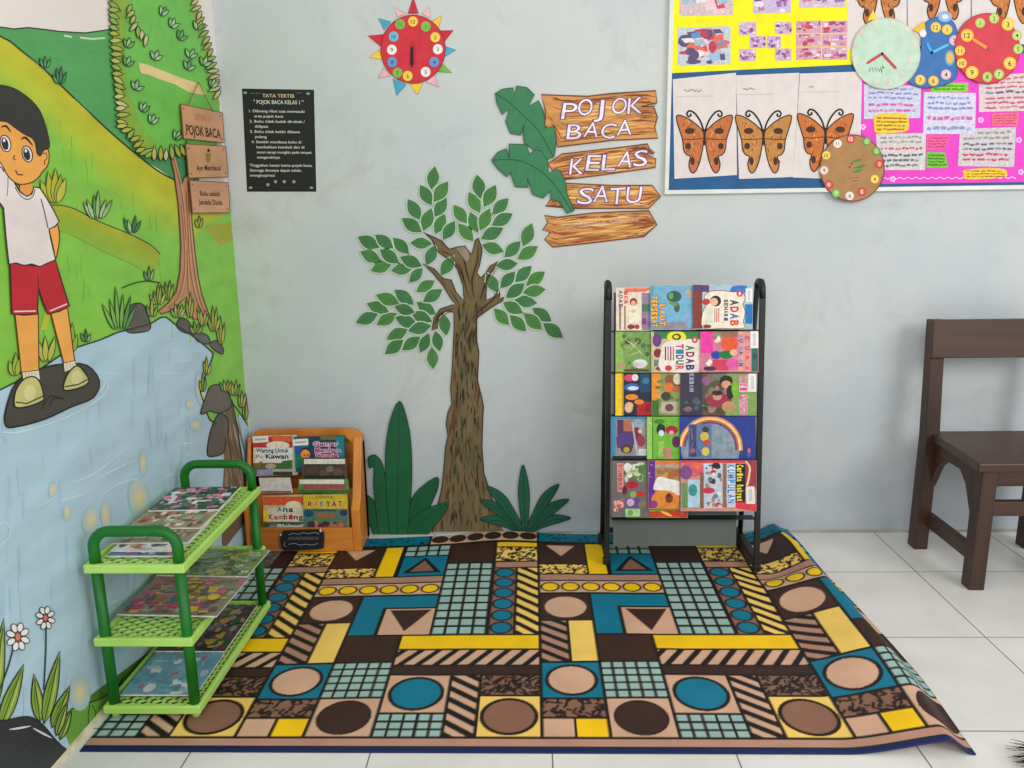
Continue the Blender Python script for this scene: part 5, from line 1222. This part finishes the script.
def a33(g):
    z = zA; R_(g, z, 466, 600, 600, 864, (60,54,76)); rot_word(g, z, 'KISAH', 520, 606, 720, 26, [(190,180,206),(140,160,200)]); scatter(g, z, 470, 720, 600, 862, 14, [(50,60,70),(90,70,90),(70,100,110),(140,100,90)], 65); R_(g, z, 740, 600, 932, 864, (134,164,92))
    scatter(g, z, 590, 605, 780, 862, 34, [(70,80,50),(96,64,50),(140,110,90),(60,50,44),(120,130,80),(170,120,120)], 66, 12, 34)
    E_(g, z, 690, 622, 60, 26, (110,120,100)); E_(g, z, 745, 650, 40, 34, (40,34,30)); E_(g, z, 745, 672, 30, 24, (216,160,120)); E_(g, z, 700, 770, 80, 44, (156,50,70)); E_(g, z, 690, 745, 28, 26, (206,150,120)); E_(g, z, 690, 725, 34, 16, (50,40,36)); E_(g, z, 760, 810, 42, 34, (190,150,110)); E_(g, z, 620, 650, 26, 26, (150,90,140)); E_(g, z, 770, 720, 24, 44, (36,34,34)); E_(g, z, 800, 700, 22, 46, (120,190,50))
    rot_word(g, z, 'WALI SONGO', 832, 618, 862, 42, [(232,70,150)], (250,220,230))
book(2, 'third row picture book with a yellow spine and dark navy cover', zA(rc(60,602,292,868)), (34,42,62), .0000, a31)
book(2, 'third row orange and green picture book between the navy and olive ones', zA(rc(286,602,478,868)), (140,150,90), .0060, a32)
book(2, 'third row olive picture book crowded with figures, lettered WALI SONGO in pink', zA(rc(464,598,934,868)), (90,84,70), .0120, a33, zA(rc(880,606,930,718)))
def a41(g):
    z = zB; R_(g, z, 60, 165, 240, 395, (150,140,150)); R_(g, z, 70, 170, 160, 330, (90,50,90)); g.poly(z([(62,270),(110,235),(165,250),(165,310),(70,330)]), (84,60,130)); R_(g, z, 105, 168, 160, 235, (180,110,90)); E_(g, z, 190, 200, 30, 34, (150,170,190)); E_(g, z, 180, 250, 26, 40, (130,40,60)); E_(g, z, 205, 290, 24, 34, (150,60,84)); E_(g, z, 200, 235, 12, 12, (236,190,150)); E_(g, z, 122, 335, 34, 26, (70,60,50)); E_(g, z, 122, 340, 18, 16, (190,160,60)); R_(g, z, 190, 335, 240, 372, (210,216,220)); g.poly(z([(150,180),(158,180),(190,370),(178,370)]), (190,190,196)); R_(g, z, 42, 375, 250, 398, (30,34,40))
def a42(g):
    z = zB; R_(g, z, 240, 156, 268, 392, (160,214,100)); R_(g, z, 268, 156, 274, 392, (70,120,40)); E_(g, z, 318, 225, 26, 34, (40,44,50)); E_(g, z, 320, 246, 16, 18, (216,230,240)); E_(g, z, 380, 228, 36, 26, (176,24,44)); E_(g, z, 378, 242, 14, 12, (246,150,190)); E_(g, z, 405, 295, 24, 34, (84,40,84)); E_(g, z, 310, 180, 30, 14, (70,130,40)); R_(g, z, 305, 290, 335, 385, (150,206,90)); rot_word(g, z, 'BEO', 330, 330, 392, 22, [(226,90,130)]); rot_word(g, z, 'SI', 358, 330, 392, 22, [(236,110,140)])
def a43(g):
    z = zB; C0 = (600, 332)
    def arc(r, w, c, a0=-176, a1=4, sx=1.0):
        P = [(C0[0]+r*sx*math.cos(math.radians(a)), C0[1]+r*math.sin(math.radians(a))) for a in range(a0, a1+1, 6)]
        P = [p for p in P if p[1] < 392]; g.stroke(z(P), w/5.69, c)
    D = [(C0[0]+168*math.cos(math.radians(a)), C0[1]+150*math.sin(math.radians(a))) for a in range(-200, 21, 8)]
    g.poly(z([(440,390)]+[p for p in D if p[1] < 390]+[(760,390)]), (134,152,170))
    scatter(g, z, 610, 200, 750, 385, 16, [(142,160,176),(124,146,160),(150,160,170)], 67); 
    for r, w, c in ((178,12,(226,140,110)),(168,14,(250,214,120)),(156,12,(190,90,80)),(146,8,(70,60,120))): arc(r, w, c)
    R_(g, z, 474, 194, 606, 384, (96,120,160)); R_(g, z, 480, 200, 520, 380, (60,70,120)); E_(g, z, 572, 225, 20, 18, (60,60,70)); E_(g, z, 566, 265, 24, 26, (226,190,70)); E_(g, z, 580, 300, 20, 18, (190,80,60)); E_(g, z, 572, 350, 22, 24, (216,206,90)); g.stroke(z([(490,215),(500,300),(475,375)]), .9, (190,110,90)); g.stroke(z([(500,285),(475,370),(545,372),(500,285)]), .9, (40,50,130)); E_(g, z, 500, 345, 14, 14, (170,90,140)); E_(g, z, 820, 345, 9, 16, (206,110,100)); E_(g, z, 818, 372, 10, 10, (60,110,190))
book(3, 'fourth row picture book with a blue border and a purple house', zB(rc(36,152,250,402)), (60,140,180), .0000, a41)
book(3, 'fourth row bright green picture book with a red bird', zB(rc(238,152,434,402)), (116,186,56), .0060, a42)
book(3, 'fourth row navy picture book with a rainbow arch', zB(rc(426,148,858,398)), (42,62,146), .0120, a43)
def a50(g):
    z = zB; R_(g, z, 122, 660, 470, 690, (150,170,50)); g.poly(z([(190,690),(320,690),(470,720),(470,724),(200,724)]), (206,70,40)); g.poly(z([(330,684),(470,684),(470,722),(390,716)]), (214,64,40)); E_(g, z, 350, 704, 34, 8, (250,206,90), .4); R_(g, z, 130, 684, 196, 722, (170,216,150)); E_(g, z, 440, 702, 10, 6, (110,120,190))
def a51(g):
    z = zB; R_(g, z, 70, 415, 106, 580, (226,150,140)); rot_word(g, z, 'SUMBER', 76, 420, 580, 22, [(190,90,90)]); scatter(g, z, 110, 410, 245, 530, 20, [(150,180,120),(220,230,190),(90,130,70),(200,210,160),(240,236,214)], 68); E_(g, z, 128, 440, 22, 26, (236,232,222)); E_(g, z, 155, 540, 34, 22, (190,24,40)); E_(g, z, 200, 590, 30, 16, (206,40,50)); E_(g, z, 112, 570, 14, 26, (110,30,40)); E_(g, z, 160, 640, 46, 30, (110,70,150)); E_(g, z, 145, 640, 22, 22, (206,180,200)); E_(g, z, 160, 595, 18, 20, (130,190,90)); E_(g, z, 215, 650, 26, 24, (130,120,100)); scatter(g, z, 46, 615, 112, 700, 12, [(236,170,160),(214,90,90),(240,200,190)], 69, 6, 14); R_(g, z, 116, 676, 200, 720, (170,216,150)); E_(g, z, 145, 700, 16, 18, (120,180,80))
def a52(g):
    z = zB; R_(g, z, 247, 402, 285, 672, (104,44,150)); scatter(g, z, 247, 402, 285, 560, 10, [(190,150,226),(84,30,130)], 70, 3, 7); R_(g, z, 285, 402, 440, 425, (226,130,60)); R_(g, z, 285, 425, 440, 442, (170,166,160)); scatter(g, z, 288, 440, 440, 520, 14, [(170,110,60),(206,160,90),(196,120,60)], 71); E_(g, z, 345, 625, 82, 62, (230,142,50)); g.poly(sm(z([(275,560),(300,495),(360,505),(440,530),(430,600),(370,575),(300,570)]), True, 3), (240,238,230)); E_(g, z, 365, 615, 22, 28, (130,60,30)); E_(g, z, 362, 600, 10, 12, (60,40,30)); R_(g, z, 425, 500, 445, 672, (50,44,50)); E_(g, z, 275, 650, 26, 22, (150,60,130))
def a53(g):
    z = zB; R_(g, z, 432, 392, 860, 416, (226,66,70)); E_(g, z, 500, 450, 66, 44, (226,90,120)); E_(g, z, 460, 470, 36, 40, (130,80,140)); E_(g, z, 520, 430, 30, 20, (240,110,80)); R_(g, z, 472, 510, 540, 668, (180,214,230)); E_(g, z, 500, 570, 26, 34, (60,150,150)); R_(g, z, 540, 470, 562, 672, (140,96,76)); R_(g, z, 436, 530, 470, 670, (110,150,90)); R_(g, z, 562, 418, 668, 672, (196,210,226)); scatter(g, z, 565, 420, 668, 670, 24, [(206,50,70),(90,140,180),(226,226,220),(70,110,120),(190,140,110),(80,60,60)], 72, 6, 18)
    E_(g, z, 632, 430, 24, 16, (50,36,36)); E_(g, z, 590, 572, 36, 18, (210,50,84)); R_(g, z, 672, 420, 694, 668, (140,110,100)); R_(g, z, 694, 418, 742, 668, (226,216,230)); rot_word(g, z, 'KUMPULAN', 698, 424, 650, 42, [(40,140,210)], (240,244,250)); R_(g, z, 742, 420, 798, 640, (26,28,30)); rot_word(g, z, 'Cerita Rakyat', 752, 426, 636, 36, [(250,226,60)])
    g.poly(z([(742,640),(860,636),(860,690),(742,672)]), (232,60,80)); R_(g, z, 798, 400, 860, 560, (170,60,64)); g.stroke(sm(z([(800,406),(824,440),(818,500),(808,545)]), False, 3), 2.0, (236,214,190)); scatter(g, z, 565, 640, 740, 674, 8, [(226,110,90),(240,200,190),(206,70,60)], 73, 5, 12)
book(4, 'bottom row folded orange and green picture book peeking out lowest of all', zB(rc(120,600,472,728)), (120,150,60), .0000, a50)
book(4, 'bottom row grey picture book with green vegetables and red flowers', zB(rc(38,402,250,724)), (112,106,106), .0060, a51)
book(4, 'bottom row purple spined picture book with a white shape on orange', zB(rc(244,396,470,676)), (176,140,100), .0120, a52)
book(4, 'bottom row red picture book lettered Cerita Rakyat in yellow on black', zB(rc(430,390,862,690)), (206,150,140), .0180, a53, zB([(802,550),(850,548),(854,648),(804,648)]))

# ================================================================== BOOKS IN THE WOODEN BOX
def boxplane(y0, z0, t): return Plane((0, y0, z0), (0, -math.cos(math.radians(t)), math.sin(math.radians(t))))
BU, BM, BLW = boxplane(2.618, .20, 8), boxplane(2.600, .20, 6), boxplane(2.576, .06, 6)
zU, zL = Z(245, 428, 10.97), Z(250, 490, 8.533)
def bbook(P, lab, q, bg, d, art, label=None, t=.005, group='picture books in the wooden box'):
    g = G(P, d); g.slab(q, t, bg, shade(bg, .7))
    qx0, qx1, qy0, qy1 = min(p[0] for p in q)+.4, max(p[0] for p in q)-.4, min(p[1] for p in q)+.6, max(p[1] for p in q)-.3
    g.T = lambda x, y: (min(max(x, qx0), qx1), min(max(y, qy0), qy1))
    art(g)
    if label:
        r = empty('picture_book', P((q[0][0]+q[1][0])/2, q[2][1], d), lab, 'book', group); d2 = g.d; g.build('cover', 'cover', r)
        s = G(P, d2+.0002); s.slab(label, .0002, (240,238,230)); T = quadT(label); s.T = T; s.stroke([(.15,.5),(.85,.5)], .3, (190,180,150)); s.build('label_sticker', 'paper', r)
    else: g.build('picture_book', 'cover', None, lab, 'book', group)
def u1(g):
    z = zU; R_(g, z, 85, 95, 520, 215, (196,52,40)); R_(g, z, 300, 85, 520, 150, (226,104,50)); E_(g, z, 360, 190, 130, 45, (240,226,206)); R_(g, z, 95, 215, 520, 380, (228,224,214)); R_(g, z, 90, 220, 115, 390, (226,206,150)); R_(g, z, 85, 385, 520, 520, (96,96,70)); g.poly(z([(320,440),(420,360),(520,350),(520,440)]), (60,110,50)); g.poly(z([(110,400),(190,360),(170,440),(110,440)]), (120,110,50)); E_(g, z, 280, 420, 60, 30, (190,160,140)); R_(g, z, 130, 455, 310, 515, (150,150,180)); R_(g, z, 310, 480, 520, 515, (60,56,40)); R_(g, z, 300, 450, 520, 478, (170,180,160))
    g.text('Warung Untuk', *z([(120,268)])[0], 4.3, (30,60,80), w=33, out=(244,240,236), fat=.03); g.text('Kawan', *z([(225,335)])[0], 4.8, (50,34,50), w=23, out=(244,240,236), fat=.035); g.text('Pu', *z([(125,330)])[0], 3.6, (200,60,50), w=6)
def u2(g):
    z = lambda p: Z(295, 425, 10.24)(p); R_(g, z, 0, 130, 150, 440, (10,110,130)); R_(g, z, 135, 120, 500, 340, (16,64,84)); R_(g, z, 260, 115, 420, 150, (110,110,60)); R_(g, z, 420, 120, 500, 330, (20,130,140)); R_(g, z, 0, 210, 60, 300, (30,90,170)); E_(g, z, 105, 290, 58, 62, (20,40,50)); E_(g, z, 105, 300, 50, 50, (240,150,60)); E_(g, z, 95, 310, 7, 9, (80,30,20)); E_(g, z, 133, 308, 7, 9, (80,30,20)); g.poly(z([(0,350),(60,300),(90,380),(30,440),(0,440)]), (20,130,90))
    for s, x, y, w_ in (('Gemar', 185, 215, 25), ('Membaca', 205, 280, 26), ('Dunia', 215, 335, 22)): g.text(s, *z([(x, y)])[0], 4.6, (190,40,110), w=w_, out=(244,232,240), fat=.03, ofat=.06)
bbook(BU, 'book with a red top and white cloud title, upper tier of the wooden box', [(252,436),(297,434.5),(298,475),(256,476)], (200,190,170), .0000, u1, [(252.5,436.5),(268,436),(268.5,442),(253,443)])
bbook(BU, 'navy and teal book with an orange face, upper tier of the wooden box', [(294,437),(345,435.5),(346,470),(296,472)], (14,80,96), .0060, u2, [(292.5,439.5),(308,438.5),(308.5,445),(293,446)])
bbook(BM, 'plain white backed book standing in front of the red topped book', [(259,478),(290,477.5),(293,493),(261,493)], (214,206,198), .0000, lambda g: R_(g, lambda p: p, 261, 491, 291.5, 496, (110,90,70)))
def u3(g):
    f = lambda p: p; R_(g, f, 304, 459, 345, 464, (226,222,206)); R_(g, f, 304.5, 464, 345, 479, (70,58,46)); 
    for x, y, rx, ry in ((312,470,6,4),(324,473,5,3.5),(330,469,4,3),(338,472,5,4)): g.ell(x, y, rx, ry, R.choice([(96,80,60),(120,108,92),(84,70,56)]), 12)
    R_(g, f, 304, 475.5, 345, 478, (40,32,26))
bbook(BM, 'dark brown photo book with a pale top edge, in front of the teal book', [(302,458),(346,457.5),(348,484),(303,484)], (90,76,62), .0060, u3)
bbook(BM, 'book with a red band and green strip, below the dark photo book', [(299,479),(348,479),(350,492.5),(298,492.5)], (96,140,70), .0120, lambda g: (R_(g, lambda p: p, 299.5, 479.5, 344, 484, (226,226,206)), R_(g, lambda p: p, 303, 484, 346, 489.5, (160,84,76)), R_(g, lambda p: p, 299, 490, 350, 494, (50,110,40))))
def l1(g):
    z = zL; R_(g, z, 110, 55, 455, 130, (222,92,40)); R_(g, z, 110, 170, 160, 300, (246,214,50)); E_(g, z, 370, 135, 70, 42, (240,226,190)); R_(g, z, 160, 150, 455, 290, (226,214,190)); R_(g, z, 110, 270, 455, 370, (90,110,70)); E_(g, z, 190, 335, 50, 36, (170,150,180)); R_(g, z, 230, 290, 455, 330, (210,214,200)); E_(g, z, 140, 300, 30, 20, (50,90,50))
    for i, c in enumerate('Ana'): g.text(c, *z([(232+i*48, 185)])[0], 5.4, [(30,130,120),(40,60,110),(60,44,60)][i], w=4.8, out=(246,236,220), fat=.035)
    for i, c in enumerate('Kambing'): g.text(c, *z([(160+i*42, 250)])[0], 5.2, [(170,40,40),(206,70,50),(150,60,40),(120,40,60),(190,50,50),(90,50,40),(60,90,60)][i], w=4.6, out=(246,236,220), fat=.035)
    g.text('Tersesat', *z([(255,300)])[0], 3.2, (30,70,60), w=22, fat=.03)
def l2(g):
    z = zL; R_(g, z, 455, 42, 830, 200, (214,186,50)); R_(g, z, 455, 160, 830, 360, (90,120,110)); g.text('CERITA', *z([(560,72)])[0], 2.6, (90,80,40), w=18)
    for i, c in enumerate('RAKYAT'): g.text(c, *z([(492+i*51, 140)])[0], 5.6, [(190,44,34),(226,110,50),(100,140,120),(60,50,80),(120,40,70),(150,90,40)][i], w=5.2, out=(240,220,120), fat=.04)
    g.text('Nusantara', *z([(545,182)])[0], 2.6, (50,60,60), w=22, fat=.02); E_(g, z, 500, 200, 42, 32, (20,84,110)); E_(g, z, 800, 195, 34, 26, (40,60,110)); E_(g, z, 640, 215, 90, 18, (170,100,60)); E_(g, z, 640, 250, 110, 14, (90,120,80)); scatter(g, z, 470, 260, 825, 345, 22, [(150,60,40),(90,40,60),(60,50,60),(180,120,90),(70,90,80)], 75, 14, 34)
bbook(BLW, 'orange topped book lettered Ana Kambing on the lower tier of the wooden box', [(263,496),(304,494.5),(305,534),(264,534)], (206,190,150), .0000, l1)
bbook(BLW, 'yellow topped book lettered RAKYAT on the lower tier of the wooden box', [(303,494.5),(347.5,493.5),(350,533),(304,534)], (150,150,90), .0060, l2)
# little black board leaning on the box front
FRP = Plane((0, 2.543, 0), (0, -1, .05)); zk = Z(250, 490, 8.533)
g = G(FRP, .0004); P = sm(zk([(258,400),(285,352),(330,345),(590,335),(610,350),(632,375),(628,470),(612,500),(440,512),(290,515),(268,490)]), True, 3)
g.slab(P, .004, (24,26,30)); g.stroke(P, .6, (60,60,64), True)
for p in ([(330,385),(370,370),(420,378),(450,365),(500,372),(560,362),(590,380)],[(330,465),(380,455),(430,470),(480,462),(530,470),(580,455)],[(300,440),(290,470),(310,485)]): g.stroke(sm(zk(p), False, 3), .6, (150,154,160))
for k in range(12): x = 325+k*22; g.stroke(zk([(x, 425), (x+6, 398), (x+12, 425), (x+16, 402)]), .55, (120,122,128))
g.ell(*zk([(603,345)])[0], 1.2, 1.8, (220,214,214), 10); g.ell(*zk([(262,382)])[0], .9, 1.4, (206,200,200), 10)
g.build('chalkboard_tag', 'paper', None, 'small black scalloped chalkboard tag with white scrolls on the book box front', 'sign')

# ================================================================== MAGAZINES ON THE GREEN RACK
MP = [[(60,110,170),(226,226,230),(214,90,120),(240,160,60),(120,150,190),(70,70,90),(190,60,80)],
      [(236,230,226),(240,150,60),(206,70,130),(90,130,120),(150,170,120),(60,80,70),(200,200,206)],
      [(150,140,100),(110,130,80),(190,170,140),(120,90,70),(210,200,170),(80,100,60),(160,110,80)],
      [(170,160,120),(190,90,60),(120,140,90),(216,206,180),(90,80,60),(140,110,80),(110,60,50)],
      [(20,84,60),(226,222,214),(216,130,170),(40,110,70),(190,180,160),(90,70,60),(200,90,130)]]
def magazine(lab, c, w, l, rot, z, pal, seed, bg, group, thick=.004, n=150, tilt=0, sleeve=False, sc=.5):
    ca_, sa_ = math.cos(rot), math.sin(rot); ct, st = math.cos(tilt), math.sin(tilt)
    ex = Vector((ca_*w, sa_*w, 0)); ey = Vector((sa_*l*ct, -ca_*l*ct, -st*l))
    o = Vector((c[0], c[1], z))-ex*.5-ey*.5
    L = Local(o, ex, ey)
    r = empty('magazine', (c[0], c[1], z), lab, 'magazine', group)
    g = G(L, 0.0); g.slab(rc(0, 0, 1, 1), thick, bg, (226,222,214))
    rnd = random.Random(seed); collage(g, lambda x, y: (x, y), pal, n, seed, sc)
    for k in range(5):
        x, y = rnd.uniform(.05, .6), rnd.uniform(.1, .9); g.stroke([(x, y), (x+rnd.uniform(.12, .32), y)], rnd.uniform(.02, .05), rnd.choice(pal[:3]))
    g.build('cover', 'cover', r)
    if sleeve:
        s = G(L, thick+.0015); s.poly(rc(-.02, -.015, 1.16, 1.015), (255,255,255)); s.build('plastic_sleeve', 'film', r)
top = 'magazines on the top tier of the green rack'
for i, (lab, yc, w, l, rt, pal, bg) in enumerate([('blue and pink magazine at the front bottom of the top tier stack', 1.752, .160, .19, .0, 0, (90,120,160)), ('white and orange magazine second in the top tier stack', 1.768, .160, .19, -.008, 1, (220,216,214)), ('grey green magazine third in the top tier stack', 1.800, .180, .19, .02, 2, (140,136,110)), ('olive and rust magazine in the middle of the top tier', 1.885, .182, .21, -.01, 3, (160,140,110)), ('dark green magazine with a pale corner at the far end of the top tier', 1.968, .180, .17, .03, 4, (30,80,60))]):
    magazine(lab, ((-.898 if i < 2 else -.903)+.001*i, yc), w, l, rt, .398+.0056*i, MP[pal], 80+i, bg, top)
mid = 'magazines on the middle tier of the green rack'
magazine('rose and ochre magazine in clear plastic jutting out of the middle tier', (-.874, 1.800), .245, .200, -.04, .226, [(206,110,140),(150,120,70),(226,190,60),(110,90,80),(170,180,170),(196,60,110),(90,110,130)], 91, (150,136,116), mid, sleeve=True, n=170, sc=.45)
magazine('green magazine in clear plastic at the far end of the middle tier', (-.870, 1.978), .245, .165, -.04, .232, [(110,150,80),(150,180,100),(80,110,70),(196,200,150),(120,160,190),(200,180,90)], 92, (124,150,90), mid, sleeve=True, n=150, sc=.45)
low_ = 'magazines on the bottom tier of the green rack'
magazine('pale blue magazine at the front of the bottom tier', (-.898, 1.746), .182, .182, .0, .043, [(130,180,196),(96,150,170),(176,200,206),(190,110,130),(110,160,180),(220,220,216)], 93, (112,166,186), low_, n=50, sc=.6)
magazine('dark multicoloured magazine behind the pale blue one on the bottom tier', (-.897, 1.958), .185, .245, -.005, .049, [(60,50,50),(110,60,60),(40,90,60),(190,150,60),(90,100,130),(150,140,120),(40,40,60)], 94, (70,66,66), low_, n=170, sc=.45)
# ================================================================== LIGHT
w = bpy.data.worlds.new('daylight'); SC.world = w; w.use_nodes = True
w.node_tree.nodes['Background'].inputs['Color'].default_value = (0.96, 0.985, 1.0, 1); w.node_tree.nodes['Background'].inputs['Strength'].default_value = 0.75
def area(name, loc, target, sx, sy_, e, col=(1, 1, 1)):
    l = bpy.data.lights.new(name, 'AREA'); l.shape = 'RECTANGLE'; l.size = sx; l.size_y = sy_; l.energy = e; l.color = col
    o = bpy.data.objects.new(name, l); COL.objects.link(o); o.location = loc
    o.rotation_euler = (Vector(target)-Vector(loc)).to_track_quat('-Z', 'Y').to_euler(); return o
area('window_light', (2.9, -0.6, 2.2), (0.0, 2.4, 0.6), 1.8, 1.4, 50, (1.0, 0.98, 0.95))
area('window_light', (-0.6, -1.5, 2.4), (-0.4, 2.7, 1.2), 2.0, 1.4, 36, (1.0, 0.99, 0.97))
SC.view_settings.view_transform = 'Standard'; SC.view_settings.look = 'None'; SC.view_settings.exposure = 0.0
